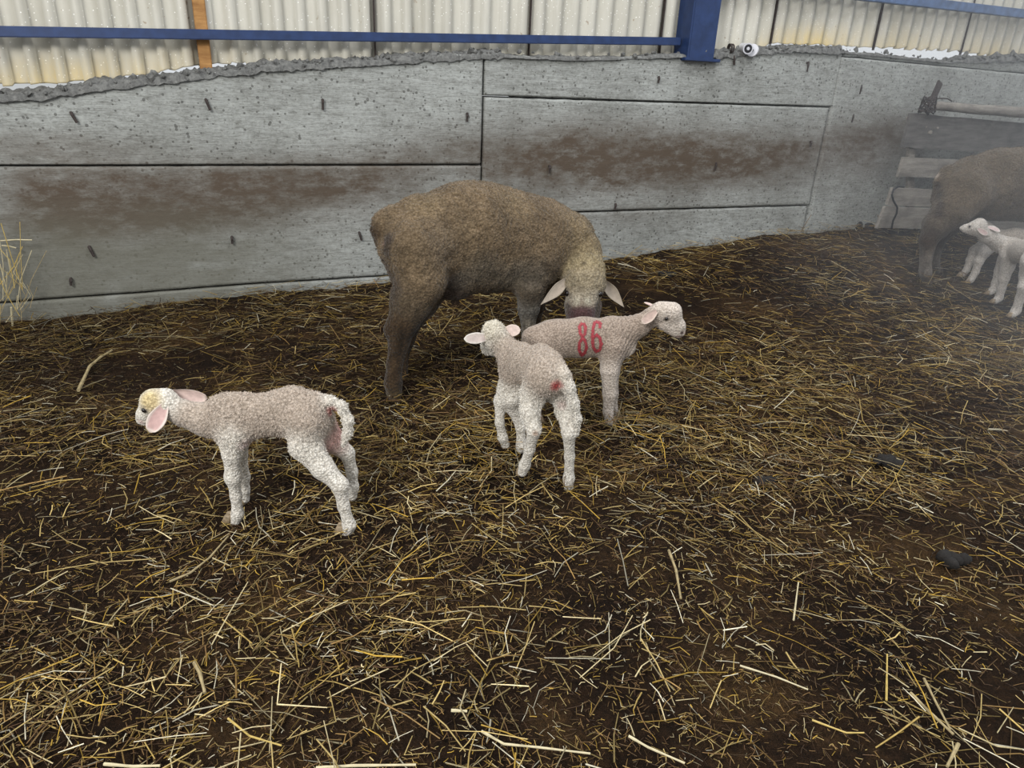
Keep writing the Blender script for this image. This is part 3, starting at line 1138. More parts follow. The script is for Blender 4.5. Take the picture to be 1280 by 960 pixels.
# ---------------------------------------------------------------- lamb at the left
def lamb_left():
    B = Body((-.555, 1.56, 0), math.pi, .0034)
    B.view(150, 460, 4.0)
    P = B.P
    m = 1 / (4 * 500.0)
    # trunk
    B.limb([P(560, 245), P(680, 240), P(810, 225), P(915, 240)], [.054, .052, .056, .050], .03, LB, .80)
    B.limb([P(520, 200), P(600, 195)], [.032, .034], .02, LB, .7)
    B.limb([P(875, 170), P(960, 195)], [.040, .038], .02, LB, .8)
    B.limb([P(555, 330)], [.036], .03, LW, .8)
    # neck and head
    B.limb([P(540, 245), P(430, 258, .0), P(320, 228, .005), P(245, 195, .01)], [.050, .042, .032, .028], .02, [LB, LB, LB, LW], .85)
    hd = .004
    B.limb([P(225, 165, hd), P(170, 165, hd + .002)], [.0325, .031], .012, [LW, (.66, .60, .44)], .92)
    B.limb([P(165, 185, hd), P(128, 232, hd + .004), P(112, 258, hd + .006)], [.029, .020, .0145], .014, LW, .95)
    B.limb([P(205, 225, hd), P(150, 262, hd + .004)], [.022, .013], .012, LW, .9)
    # near front leg
    n = .030
    B.limb([P(575, 330, n * .8), P(560, 430, n), P(566, 540, n), P(580, 640, n), P(588, 730, n), P(572, 786, n)],
           [.036, .0220, .0188, .0128, .0142, .0150], .022, LW, 1)
    B.limb([P(566, 548, n)], [.0195], .01, LW)
    # far front leg
    n = -.030
    B.limb([P(585, 330, n * .6), P(590, 430, n), P(612, 545, n - .02), P(620, 610, n - .02), P(624, 655, n - .02)], [.034, .022, .018, .0135, .0130], .02, LW, 1)
    # near hind leg
    n = .034
    B.limb([P(930, 270, n * .5), P(925, 385, n), P(1015, 500, n + .012), P(1100, 585, n + .02), P(1118, 690, n + .022), P(1146, 785, n + .022), P(1128, 856, n + .022)],
           [.050, .0360, .0275, .0198, .0138, .0155, .0158], .025, [LB, LW, LW, LW, LW, LW, LW], 1)
    # far hind leg
    n = -.034
    B.limb([P(985, 270, n * .5), P(1030, 345, n), P(1135, 425, n - .02), P(1160, 520, n - .03), P(1164, 595, n - .03), P(1158, 640, n - .03)],
           [.044, .036, .0185, .0140, .0145, .0150], .022, [LB, LP, LW, LW, LW, LW], 1)
    # tail, curled over
    B.limb([P(975, 165), P(1050, 166, -.002), P(1108, 195, -.002), P(1140, 262), P(1137, 325), P(1116, 385)], [.018, .0125, .0115, .0110, .0100, .006], .012, [LB, LW, LW, LW, LW, LW], 1)
    B.build()
    v = B.v
    tint(B, P(1056, 205), .022, (.50, .16, .14), .9)
    tint(B, P(150, 165, .03), .040, (.62, .47, .20), .75)
    tint(B, P(112, 262, .02), .012, (.62, .36, .33), .7)
    tint(B, P(615, 365, .03), .028, (.62, .44, .42), .6)
    root = tag(empty('lamb', tuple(B.o)), 'white beige lamb standing alone at left with head lowered and curled tail', 'lamb', 'newborn lambs in the straw pen')
    ws = lambda v: np.clip((v[:, 2] - .17) / .05, .05, 1) * np.clip((v[:, 0] + .74) / .03 + 1, .3, 1)
    eye = hit(B, 150 + 121 / 4, 460 + 211 / 4, .001)
    eyes = [e for e in [eye] if e is not None]
    wool_relief(B, .0032, 130, ws)
    finish_body(B, root, M_LAMB, eyes, .0062)
    fibres(B, root, 34000, .0050, .0010, ws, 1)
    inner = (.52, .345, .32)
    ear(root, P(226, 186, .030), P(148, 322, .060), .043, -ray(188, 525) / 1.8 + np.array([0, 0, .1]), (.66, .56, .50), inner, .3)
    ear(root, P(258, 120, -.018), P(438, 152, -.045), .036, np.array([0, -.8, .15]), (.66, .54, .48), (.60, .46, .42), .5)
    for (x, y, l) in ((563, 808, .030), (623, 672, -.050), (1118, 878, .056), (1155, 654, -.064)):
        p = P(x, y, l)
        p[2] = max(p[2] - .004, float(ground(p[0], p[1])) - .004)
        hoof(root, p, B.F, .0165, M_HOOF)
    return root


# ---------------------------------------------------------------- lamb in the middle, seen from behind
def lamb_middle():
    B = Body((.055, 1.885, 0), R(116), .0034)
    B.view(560, 350, 3.31)
    Q = B.Q
    B.limb([Q(408, 395, -.115), Q(375, 372, -.05), Q(325, 352, .03), Q(292, 345, .11)], [.050, .053, .055, .050], .03, LB, .85)
    B.limb([Q(430, 345, -.09), Q(385, 312, -.02)], [.034, .034], .02, LB, .9)
    B.limb([Q(275, 300, .12), Q(300, 315, .07)], [.036, .038], .02, LB, .8)
    B.limb([Q(268, 345, .12), Q(250, 300, .155), Q(222, 255, .175), Q(208, 232, .185)], [.045, .037, .031, .029], .02, [LB, LB, LB, LW], 1)
    # head: skull, then the face turned to the left
    B.limb([Q(188, 212, .19), Q(182, 235, .20)], [.034, .031], .012, [(.66, .61, .50), LW], 1)
    B.limb([Q(182, 240, .20), Q(170, 272, .235), Q(162, 290, .26)], [.030, .022, .016], .014, LW, 1)
    B.limb([Q(205, 262, .19), Q(188, 292, .225)], [.024, .015], .012, LW, 1)
    # front left leg
    B.limb([Q(262, 400, .11), Q(245, 440, .12), Q(216, 500, .125), Q(214, 590, .115), Q(226, 650, .115), Q(238, 682, .12)],
           [.034, .026, .0190, .0132, .0148, .0142], .02, [LB, LW, LW, LW, LW, LW], 1)
    # front right leg, mostly hidden
    B.limb([Q(300, 420, .10), Q(266, 490, .10), Q(272, 530, .11), Q(300, 610, .10), Q(304, 680, .10), Q(300, 700, .10)], [.034, .028, .022, .014, .0155, .015], .02, LW, 1)
    # hind left leg
    B.limb([Q(385, 410, -.105), Q(352, 475, -.085), Q(338, 540, -.10), Q(356, 622, -.135), Q(338, 700, -.115), Q(318, 765, -.10), Q(308, 795, -.095)],
           [.046, .035, .0260, .0185, .0140, .0152, .0142], .02, [LB, LW, LW, LW, LW, LW, LW], 1)
    # hind right leg
    B.limb([Q(452, 415, -.115), Q(468, 480, -.11), Q(480, 545, -.12), Q(500, 635, -.16), Q(503, 730, -.15), Q(500, 820, -.145), Q(498, 875, -.145)],
           [.042, .0275, .0215, .0185, .0135, .0152, .0150], .02, [LB, LW, LW, LW, LW, LW, LW], 1)
    # long tail hanging to the right
    B.limb([Q(445, 352, -.12), Q(478, 395, -.155), Q(500, 445, -.17), Q(518, 510, -.175), Q(530, 575, -.175), Q(534, 636, -.175)],
           [.024, .0175, .0150, .0140, .0125, .007], .012, [LB, (.66, .60, .52), LW, LW, LW, LW], 1)
    B.limb([Q(425, 488, -.09)], [.013], .006, LW, 1)
    B.build()
    tint(B, Q(450, 442, -.17), .022, (.45, .05, .05), .95)
    tint(B, Q(470, 520, -.14), .022, (.72, .55, .52), .5)
    tint(B, Q(360, 632, -.15), .012, (.42, .22, .12), .7)
    tint(B, Q(250, 452, .10), .016, (.33, .24, .18), .7)
    root = tag(empty('lamb', tuple(B.o)), 'white beige lamb seen from behind in the middle with a red spot under its tail', 'lamb', 'newborn lambs in the straw pen')
    ws = lambda v: np.clip((v[:, 2] - .16) / .05, .05, 1)
    wool_relief(B, .0030, 130, ws)
    finish_body(B, root, M_LAMB)
    fibres(B, root, 32000, .0050, .0010, ws, 2)
    back = -B.F + np.array([.1, 0, .15])
    ear(root, Q(168, 238, .185), Q(66, 243, .17), .036, back, (.72, .66, .60), (.66, .56, .52), .15)
    ear(root, Q(228, 212, .185), Q(300, 206, .15), .038, back + np.array([0, 0, .2]), (.62, .51, .45), (.60, .48, .43), .15)
    for (x, y, u) in ((240, 694, .125), (300, 708, .105), (304, 806, -.09), (497, 886, -.145)):
        p = Q(x, y, u)
        p[2] = max(p[2] - .003, -.006)
        hoof(root, p, B.F, .0165, M_HOOF if x > 250 else M_HOOFD)
    return root


# ---------------------------------------------------------------- lamb with the number
def lamb_number():
    B = Body((.22, 2.23, 0), R(4), .0034)
    B.view(560, 350, 3.31)
    P = B.P
    LB2 = (.375, .30, .245)
    W2 = (.66, .58, .51)
    B.limb([P(368, 250), P(450, 245), P(560, 238), P(660, 240)], [.044, .066, .068, .066], .03, LB2, .74)
    B.limb([P(350, 225), P(410, 215)], [.024, .032], .02, LB2, .8)
    B.limb([P(680, 195), P(745, 200)], [.036, .036], .02, LB2, .7)
    B.limb([P(690, 285), P(735, 275)], [.044, .036], .02, [LB2, W2], .8)
    B.limb([P(715, 225, 0), P(790, 190, -.005), P(845, 152, -.012), P(880, 140, -.015)], [.050, .036, .030, .028], .02, [LB2, LB2, LB2, W2], .85)
    h = -.018
    B.limb([P(880, 130, h), P(925, 132, h)], [.0335, .033], .012, W2, .9)
    B.limb([P(925, 140, h), P(955, 190, h), P(966, 216, h)], [.030, .020, .0135], .012, W2, .85)
    B.limb([P(895, 180, h), P(950, 228, h)], [.024, .0115], .012, W2, .85)
    # front legs
    n = -.030
    B.limb([P(680, 280, n * .7), P(668, 370, n), P(668, 470, n), P(662, 545, n), P(668, 592, n)], [.042, .030, .0225, .0165, .0180], .022, [LB2, W2, W2, W2, W2], 1)
    n = .022
    B.limb([P(695, 290, n), P(682, 380, n), P(682, 470, n), P(684, 530, n), P(688, 572, n)], [.034, .022, .018, .014, .015], .02, W2, 1)
    # hind legs, behind the other lamb
    for n, dx, yb in ((-.032, 0, 600), (.030, -30, 560)):
        B.limb([P(385, 260, n * .5), P(410 + dx, 360, n), P(370 + dx, 470, n), P(366 + dx, 530, n), P(372 + dx, yb, n)],
               [.045, .036, .020, .015, .016], .022, [LB2, LB2, W2, W2, W2], 1)
    B.limb([P(325, 232), P(318, 290), P(320, 340)], [.014, .012, .008], .012, LB2, 1)
    B.build()
    tint(B, P(975, 215, h), .012, (.60, .33, .30), .7)
    tint(B, P(880, 120, h - .03), .03, (.60, .52, .44), .3)
    root = tag(empty('lamb', tuple(B.o)), 'pinkish lamb with the red number 86 painted on its side, facing right', 'lamb', 'newborn lambs in the straw pen')
    ws = lambda v: np.clip((v[:, 2] - .17) / .05, .1, 1) * .45
    eye = hit(B, 560 + 903 / 3.31, 350 + 160 / 3.31, .001)
    nos = hit(B, 560 + 968 / 3.31, 350 + 219 / 3.31)
    if nos is not None: tint(B, nos, .010, (.07, .035, .035), .95)
    for q in range(6):
        mp_ = hit(B, 560 + (944 + q * 5) / 3.31, 350 + (236 - q * .6) / 3.31)
        if mp_ is not None: tint(B, mp_, .006, (.16, .09, .08), .8)
    # skin folds on the neck and shoulder
    N = normals(B.v, B.f)
    s = (B.v - B.o) @ B.F
    fold = np.sin((s - .5 * B.v[:, 2]) * 420) * np.clip(1 - np.abs(s - .155) / .05, 0, 1) * np.clip((B.v[:, 2] - .2) / .05, 0, 1)
    B.v = B.v + N * (fold * .0018)[:, None]
    wool_relief(B, .0016, 130, ws)
    finish_body(B, root, M_LAMB, [eye] if eye is not None else [], .0062, lid=.012)
    fibres(B, root, 24000, .0040, .0009, ws, 3, droop=.5)
    ear(root, P(862, 128, h - .030), P(800, 178, h - .050), .034, -ray(815, 395) / 2.3 + np.array([0, 0, -.1]), (.52, .42, .35), (.47, .35, .30), .3)
    ear(root, P(850, 112, h + .025), P(812, 92, h + .05), .026, np.array([.2, 0, 1]), (.66, .54, .48), (.62, .42, .38), .3)
    for (x, y, l) in ((672, 606, -.030), (692, 582, .022), (374, 612, -.032), (344, 572, .03)):
        p = P(x, y, l)
        p[2] = max(p[2] - .003, -.004)
        hoof(root, p, B.F, .0165, M_HOOF)
    # painted digits: short brushed ribbons laid on the fleece
    B._bvh = None
    st8 = [[(556, 176), (544, 192), (547, 220), (556, 238), (566, 222), (570, 195), (560, 178)],
           [(556, 240), (543, 262), (542, 290), (552, 312), (566, 302), (573, 278), (568, 252), (556, 238)]]
    st6 = [[(620, 172), (606, 176), (600, 205), (598, 240), (600, 275), (612, 296), (628, 290), (634, 265), (628, 238), (614, 226), (602, 240)],
           [(620, 172), (630, 180), (628, 200)]]
    V, F = [], []
    rr = random.Random(5)
    for st in st8 + st6:
        pts = []
        for a, b in zip(st[:-1], st[1:]):
            k_ = max(2, int(math.hypot(b[0] - a[0], b[1] - a[1]) / 1.5))
            pts += [(a[0] + (b[0] - a[0]) * i / k_, a[1] + (b[1] - a[1]) * i / k_) for i in range(k_)]
        pts.append(st[-1])
        W = 11
        rows = []
        for i, (x, y) in enumerate(pts):
            x2, y2 = pts[min(i + 2, len(pts) - 1)]
            x1, y1 = pts[max(i - 2, 0)]
            dx, dy = x2 - x1, y2 - y1
            L = math.hypot(dx, dy) + 1e-6
            row = []
            for j in range(W):
                q = (j / (W - 1) - .5) * (14.5 + 2.5 * mn.noise(Vector((x * .1, y * .1, 0))))
                p = hit(B, 560 + (x - dy / L * q) / 3.31, 350 + (y + dx / L * q) / 3.31, -.0028)
                row.append(p)
            rows.append(row)
        for i in range(len(rows) - 1):
            for j in range(W - 1):
                qd = [rows[i][j], rows[i][j + 1], rows[i + 1][j + 1], rows[i + 1][j]]
                if any(t is None for t in qd): continue
                edge = abs(j - (W - 2) / 2) / ((W - 2) / 2)
                if rr.random() < .10 + .5 * max(0, edge - .6) / .4: continue
                b0 = len(V)
                V += qd
                F.append((b0, b0 + 1, b0 + 2, b0 + 3))
    if F:
        o = link('painted_number', mesh_np('painted_number', V, F), M_RED)
        world_parent(o, root)
        tag(o, 'red painted number 86 on the flank')
    return root


# ---------------------------------------------------------------- the ewe in the middle
def ewe_middle():
    B = Body((-.458, 2.423, 0), R(30), .0055)
    B.view(430, 200, 3.0)
    P = B.P
    B.limb([P(305, 300), P(365, 295), P(480, 292), P(640, 303), P(730, 315)], [.125, .160, .186, .176, .166], .07, [EB, EB, EB, EB, EB], .84)
    B.limb([P(430, 195), P(560, 200), P(690, 235)], [.095, .095, .105], .05, EB, .8)
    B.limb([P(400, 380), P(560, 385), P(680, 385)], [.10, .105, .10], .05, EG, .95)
    B.limb([P(262, 215), P(225, 275)], [.070, .062], .05, EB, .9)
    # neck sweeping round to the camera, head down
    B.limb([P(770, 305, -.02), P(842, 305, -.05), P(880, 345, -.09), P(893, 400, -.13)], [.142, .106, .086, .078], .05, [EB, (.185, .140, .085), (.215, .165, .095), (.26, .21, .125)], .95)
    B.limb([P(900, 425, -.16), P(902, 462, -.19)], [.079, .076], .03, [(.26, .21, .125), (.26, .21, .135)], 1)
    B.limb([P(900, 480, -.20), P(895, 540, -.235), P(893, 585, -.26), P(893, 620, -.275)], [.070, .053, .045, .038], .03, [(.29, .25, .18), (.30, .26, .20), (.13, .085, .075), (.10, .06, .055)], 1)
    B.limb([P(858, 545, -.20), P(862, 600, -.235)], [.034, .028], .02, (.12, .09, .075), 1)
    B.limb([P(935, 545, -.20), P(928, 600, -.235)], [.034, .028], .02, (.12, .09, .075), 1)
    # tail
    B.limb([P(180, 208), P(146, 232), P(131, 265), P(128, 300)], [.036, .034, .026, .010], .018, [EB, EB, ED, ED], 1)
    # hind legs
    n = -.09
    B.limb([P(265, 340, n * .6), P(282, 450, n), P(252, 530, n), P(222, 610, n - .005), P(205, 690, n - .005), P(190, 765, n - .005), P(184, 835, n - .005), P(188, 872, n - .005)],
           [.120, .092, .074, .054, .036, .028, .031, .029], .05, [EB, EB, EG, ED, ED, ED, ED, (.10, .07, .035)], 1)
    B.limb([P(172, 640, n)], [.022], .03, ED, 1)
    n = .08
    B.limb([P(300, 340, n * .6), P(320, 450, n), P(285, 530, n), P(250, 600, n + .01), P(235, 670, n + .01), P(215, 735, n + .01), P(212, 800, n + .01)],
           [.13, .09, .070, .045, .032, .027, .030], .05, [EB, EG, EG, ED, ED, ED, ED], 1)
    # front legs
    n = -.10
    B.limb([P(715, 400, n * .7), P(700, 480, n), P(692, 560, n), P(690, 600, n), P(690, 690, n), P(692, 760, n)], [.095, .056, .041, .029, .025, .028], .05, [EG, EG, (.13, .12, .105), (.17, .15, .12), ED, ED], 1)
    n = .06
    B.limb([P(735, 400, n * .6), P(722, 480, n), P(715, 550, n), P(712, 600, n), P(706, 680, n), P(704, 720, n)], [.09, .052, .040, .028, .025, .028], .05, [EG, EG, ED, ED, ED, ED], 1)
    # udder
    B.limb([P(415, 470, -.02)], [.055], .04, (.10, .075, .06), 1)
    B.build()
    root = tag(empty('ewe', tuple(B.o)), 'brown woolly ewe standing in the middle with its head lowered behind the lambs', 'ewe', 'ewes in the pen')
    # dark creases and soiling
    tint(B, P(165, 480, -.1), .07, (.06, .045, .035), .75)
    tint(B, P(160, 400, -.05), .05, (.07, .05, .04), .7)
    tint(B, P(700, 440, -.16), .10, (.11, .10, .085), .5)
    tint(B, P(400, 330, -.2), .12, (.13, .105, .08), .3)
    tint(B, P(410, 470, -.1), .07, (.06, .045, .04), .7)
    for (x, y) in ((835, 502), (945, 500)):
        e = hit(B, 430 + x / 3, 200 + y / 3)
        if e is not None: tint(B, e + np.array([0, 0, -.01]), .03, (.32, .28, .22), .8)
    eyes = [hit(B, 430 + 838 / 3, 200 + 500 / 3, .004), hit(B, 430 + 960 / 3, 200 + 503 / 3, .006)]
    hl = lambda v: np.linalg.norm(v - P(895, 560, -.22), axis=1)
    ws = lambda v: np.clip((v[:, 2] - .24) / .12, .25, 1) * np.clip((hl(v) - .06) / .06, .05, 1)
    for (x, y, r_, cc) in ((520, 420, .10, (.15, .13, .10)), (620, 440, .09, (.15, .13, .10)), (440, 450, .06, (.14, .12, .095)), (151, 312, .012, (.40, .27, .23)), (300, 150, .09, (.21, .155, .09)), (640, 150, .10, (.21, .155, .09))):
        e = hit(B, 430 + x / 3, 200 + y / 3)
        if e is not None: tint(B, e, r_, cc, .6)
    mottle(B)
    wool_relief(B, .0042, 30, ws)
    wool_relief(B, .0024, 110, ws)
    for (x, y, r_, cc) in ((893, 590, .05, (.075, .040, .040)), (860, 582, .035, (.075, .040, .040)), (925, 582, .035, (.075, .040, .040)), (850, 572, .030, (.07, .036, .036)), (872, 576, .030, (.07, .036, .036)), (893, 574, .030, (.07, .036, .036)), (915, 576, .030, (.07, .036, .036)), (938, 572, .030, (.07, .036, .036)), (840, 548, .020, (.08, .06, .05)), (948, 545, .020, (.08, .06, .05)),
                           (870, 530, .022, (.42, .38, .30)), (915, 530, .022, (.36, .33, .26)), (165, 300, .035, (.05, .038, .03)), (158, 345, .03, (.05, .038, .03)), (900, 386, .012, (.12, .095, .06))):
        e = hit(B, 430 + x / 3, 200 + y / 3)
        if e is not None: tint(B, e, r_, cc, .9)
    finish_body(B, root, M_WOOL, [e for e in eyes if e is not None], .011, lid=.018)
    fibres(B, root, 90000, .0052, .0012, ws, 4, droop=.25, back=.1, cmul=1.15)
    outer, inn = (.34, .285, .22), (.36, .30, .24)
    fw = -ray(735, 380) / 2.6
    ear(root, P(838, 448, -.17), P(738, 542, -.24), .050, fw + np.array([-.1, 0, -.2]), outer, inn, .3, pointed=1)
    ear(root, P(972, 455, -.17), P(1050, 552, -.24), .050, fw + np.array([.3, 0, -.3]), outer, inn, .4, pointed=1)
    for (x, y, l) in ((188, 898, -.095), (212, 826, .09), (694, 785, -.10), (704, 742, .06)):
        p = P(x, y, l)
        p[2] = max(p[2] - .01, -.01)
        hoof(root, p, B.F, .032, M_HOOFD)
    return root


# ---------------------------------------------------------------- the ewe at the right edge
def ewe_right():
    q0 = on_ground(1160, 352)
    B = Body(q0 + np.array([-.09 * math.sin(R(3)), .09, 0]), R(3), .008)
    B.view(1080, 80, 2.825)
    P = B.P
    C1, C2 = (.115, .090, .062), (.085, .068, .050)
    B.limb([P(395, 420), P(455, 420), P(600, 418), P(760, 415), P(860, 420)], [.155, .190, .200, .195, .175], .08, [C1] * 5, .80)
    B.limb([P(360, 375), P(312, 415)], [.060, .060], .05, C1, .9)
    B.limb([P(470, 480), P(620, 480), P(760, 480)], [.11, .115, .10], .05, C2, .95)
    B.limb([P(880, 380), P(980, 350), P(1060, 310)], [.15, .10, .085], .06, C1, .9)
    B.limb([P(1060, 300), P(1110, 330), P(1150, 370)], [.085, .06, .04], .03, [C1, C1, (.3, .27, .22)], 1)
    # tail
    B.limb([P(295, 385), P(268, 415), P(262, 480), P(268, 530)], [.045, .030, .024, .016], .02, [C1, C1, ED, ED], 1)
    for n, dx, dy in ((-.09, 0, 0), (.09, 30, -14)):
        B.limb([P(350, 460, n * .6), P(310 + dx, 520, n), P(258 + dx, 570, n), P(228 + dx, 620, n), P(218 + dx, 690 + dy, n), P(216 + dx, 735 + dy, n), P(220 + dx, 755 + dy, n)],
               [.15, .105, .078, .050, .033, .035, .032], .05, [C1, C1, C2, ED, (.14, .12, .10), (.16, .14, .12), ED], 1)
    for n, dx in ((-.1, 0), (.1, 20)):
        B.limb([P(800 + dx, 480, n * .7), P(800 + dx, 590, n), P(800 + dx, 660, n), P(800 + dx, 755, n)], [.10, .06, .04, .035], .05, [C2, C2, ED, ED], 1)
    B.build()
    root = tag(empty('ewe', tuple(B.o)), 'grey brown ewe at the right edge standing beside the wooden boards and nursing', 'ewe', 'ewes in the pen')
    pass
    tint(B, P(330, 560, -.1), .10, (.07, .06, .05), .5)
    ws = lambda v: np.clip((v[:, 2] - .35) / .12, .2, 1)
    mottle(B)
    for (x, y, r_, cc) in ((258, 395, .022, (.45, .38, .32)), (262, 430, .035, (.04, .03, .025)), (264, 465, .035, (.04, .03, .025)), (268, 500, .035, (.04, .03, .025)), (262, 530, .04, (.04, .03, .025)), (235, 600, .05, (.06, .045, .035))):
        e = hit(B, 1080 + x / 2.825, 80 + y / 2.825)
        if e is not None: tint(B, e, r_, cc, .8)
    wool_relief(B, .0040, 30, ws)
    finish_body(B, root, M_WOOL)
    fibres(B, root, 40000, .008, .0022, ws, 5, droop=.3, back=-.1, cmul=1.15)
    ear(root, P(1050, 290, -.07), P(1010, 330, -.16), .06, np.array([0, -1, 0]), (.3, .25, .2), (.34, .26, .22), .3)
    ear(root, P(1050, 290, .07), P(1010, 330, .16), .06, np.array([0, 1, 0]), (.3, .25, .2), (.34, .26, .22), .3)
    for (x, y, l) in ((222, 770, -.09), (252, 756, .09), (802, 775, -.1), (822, 775, .1)):
        p = P(x, y, l)
        p[2] = max(p[2], float(ground(p[0], p[1]))) - .012
        hoof(root, p, B.F, .034, M_HOOFD)
    return root


# ---------------------------------------------------------------- the two lambs under the right ewe
def lamb_suckling():
    q0 = (on_ground(1242, 379) + on_ground(1265, 397)) / 2
    B = Body(q0 + np.array([.07, .0, 0]), R(118), .0045)
    B.view(1180, 250, 6.0)
    Q = B.Q
    W3, B3 = (.58, .54, .50), (.50, .45, .40)
    B.limb([Q(560, 385, .06), Q(620, 390, -.05), Q(690, 400, -.17)], [.062, .064, .060], .03, B3, .85)
    B.limb([Q(500, 375, .12)], [.058], .03, B3, .9)
    B.limb([Q(520, 350, .12), Q(420, 330, .17), Q(320, 270, .20), Q(265, 215, .215)], [.050, .045, .038, .034], .02, [B3, W3, W3, W3], 1)
    B.limb([Q(265, 185, .22), Q(235, 200, .23)], [.036, .034], .012, W3, 1)
    B.limb([Q(225, 205, .23), Q(165, 210, .26), Q(132, 212, .275)], [.030, .020, .012], .014, W3, 1)
    B.limb([Q(230, 235, .23), Q(160, 228, .26)], [.026, .014], .012, W3, 1)
    B.limb([Q(490, 420, .10), Q(478, 500, .10), Q(450, 590, .10), Q(432, 660, .10), Q(412, 735, .10), Q(385, 758, .10)], [.044, .034, .026, .021, .020, .018], .02, W3, 1)
    B.limb([Q(455, 440, .15), Q(420, 530, .17), Q(388, 620, .17), Q(362, 680, .17), Q(345, 695, .17)], [.036, .028, .020, .018, .017], .02, W3, 1)
    B.limb([Q(660, 450, -.17), Q(630, 560, -.15), Q(598, 650, -.17), Q(570, 740, -.16), Q(540, 830, -.155), Q(515, 858, -.155)], [.05, .038, .026, .021, .022, .019], .02, W3, 1)
    B.limb([Q(720, 450, -.15), Q(715, 560, -.13), Q(700, 650, -.15), Q(680, 740, -.14), Q(660, 800, -.135)], [.05, .036, .024, .020, .020], .02, W3, 1)
    B.limb([Q(745, 370, -.22), Q(780, 430, -.25), Q(785, 500, -.25)], [.02, .016, .01], .012, W3, 1)
    B.build()
    root = tag(empty('lamb', tuple(B.o)), 'pale lamb suckling under the ewe at the right edge', 'lamb', 'newborn lambs in the straw pen')
    ws = lambda v: np.clip((v[:, 2] - .25) / .05, .1, 1) * .5
    eye = hit(B, 1180 + 193 / 6, 250 + 200 / 6, .003)
    wool_relief(B, .002, 110, ws)
    finish_body(B, root, M_LAMB, [eye] if eye is not None else [], .006)
    fibres(B, root, 8000, .008, .0018, ws, 6)
    ear(root, Q(325, 205, .19), Q(422, 232, .155), .036, -ray(1240, 290) / 4 + np.array([0, 0, .3]), (.60, .56, .52), (.52, .40, .38), .35)
    ear(root, Q(255, 215, .20), Q(330, 262, .16), .030, -ray(1240, 290) / 4, (.56, .50, .46), (.5, .38, .36), .2)
    for (x, y, u) in ((375, 772, .10), (335, 708, .17), (505, 876, -.155), (655, 822, -.135)):
        p = Q(x, y, u)
        p[2] = max(p[2] - .004, float(ground(p[0], p[1])) - .01)
        hoof(root, p, B.F, .019, M_HOOF)
    return root


def lamb_behind():
    q0 = on_ground(1211, 354)
    B = Body(q0 + np.array([.12, .03, 0]), R(176), .005)
    B.view(1180, 250, 6.0)
    P = B.P
    W3, B3 = (.56, .52, .48), (.47, .42, .37)
    B.limb([P(420, 290), P(520, 280), P(640, 285)], [.050, .054, .050], .03, B3, .8)
    B.limb([P(400, 285), P(360, 250), P(330, 225)], [.045, .035, .032], .02, B3, .9)
    B.limb([P(330, 215), P(290, 190, .0)], [.034, .030], .012, W3, 1)
    B.limb([P(285, 190), P(255, 170)], [.026, .016], .012, W3, 1)
    n = .03
    B.limb([P(370, 320, n * .6), P(300, 390, n), P(262, 455, n), P(236, 540, n), P(200, 600, n)], [.046, .034, .026, .019, .020], .025, W3, 1)
    n = -.03
    B.limb([P(330, 320, n * .6), P(232, 380, n), P(200, 450, n), P(172, 520, n), P(142, 556, n)], [.042, .030, .024, .018, .018], .025, W3, 1)
    for n, dx in ((.03, 0), (-.03, 25)):
        B.limb([P(640 + dx, 300, n * .6), P(650 + dx, 400, n), P(690 + dx, 480, n), P(680 + dx, 600, n)], [.05, .034, .02, .018], .025, W3, 1)
    B.limb([P(700, 260), P(725, 320), P(730, 400)], [.018, .014, .008], .012, W3, 1)
    B.build()
    root = tag(empty('lamb', tuple(B.o)), 'lamb of which only two pale front legs show behind the suckling lamb', 'lamb', 'newborn lambs in the straw pen')
    finish_body(B, root, M_LAMB)
    ws = lambda v: np.ones(len(v)) * .4
    fibres(B, root, 4000, .008, .002, ws, 7)
    ear(root, P(335, 200, .03), P(370, 225, .07), .03, np.array([0, -1, 0]), (.6, .5, .46), (.5, .4, .36), .3)
    ear(root, P(335, 200, -.03), P(370, 225, -.07), .03, np.array([0, 1, 0]), (.6, .5, .46), (.5, .4, .36), .3)
    for (x, y, l) in ((190, 618, .03), (130, 570, -.03), (672, 618, .03), (697, 618, -.03)):
        p = P(x, y, l)
        p[2] = max(p[2] - .004, float(ground(p[0], p[1])) - .012)
        hoof(root, p, B.F, .019, M_HOOF)
    return root


lamb_left()
lamb_middle()
lamb_number()
ewe_middle()
ewe_right()
lamb_suckling()
lamb_behind()

# ---------------------------------------------------------------- boards against the wall at the right
def wl(px, py, off):
    """point in the wall frame (s, w, z), w measured out of the wall"""
    q = on_plane(px, py, _P0 - _N * off, _N)
    return float((q - _P0) @ _D), -off, float(q[2])


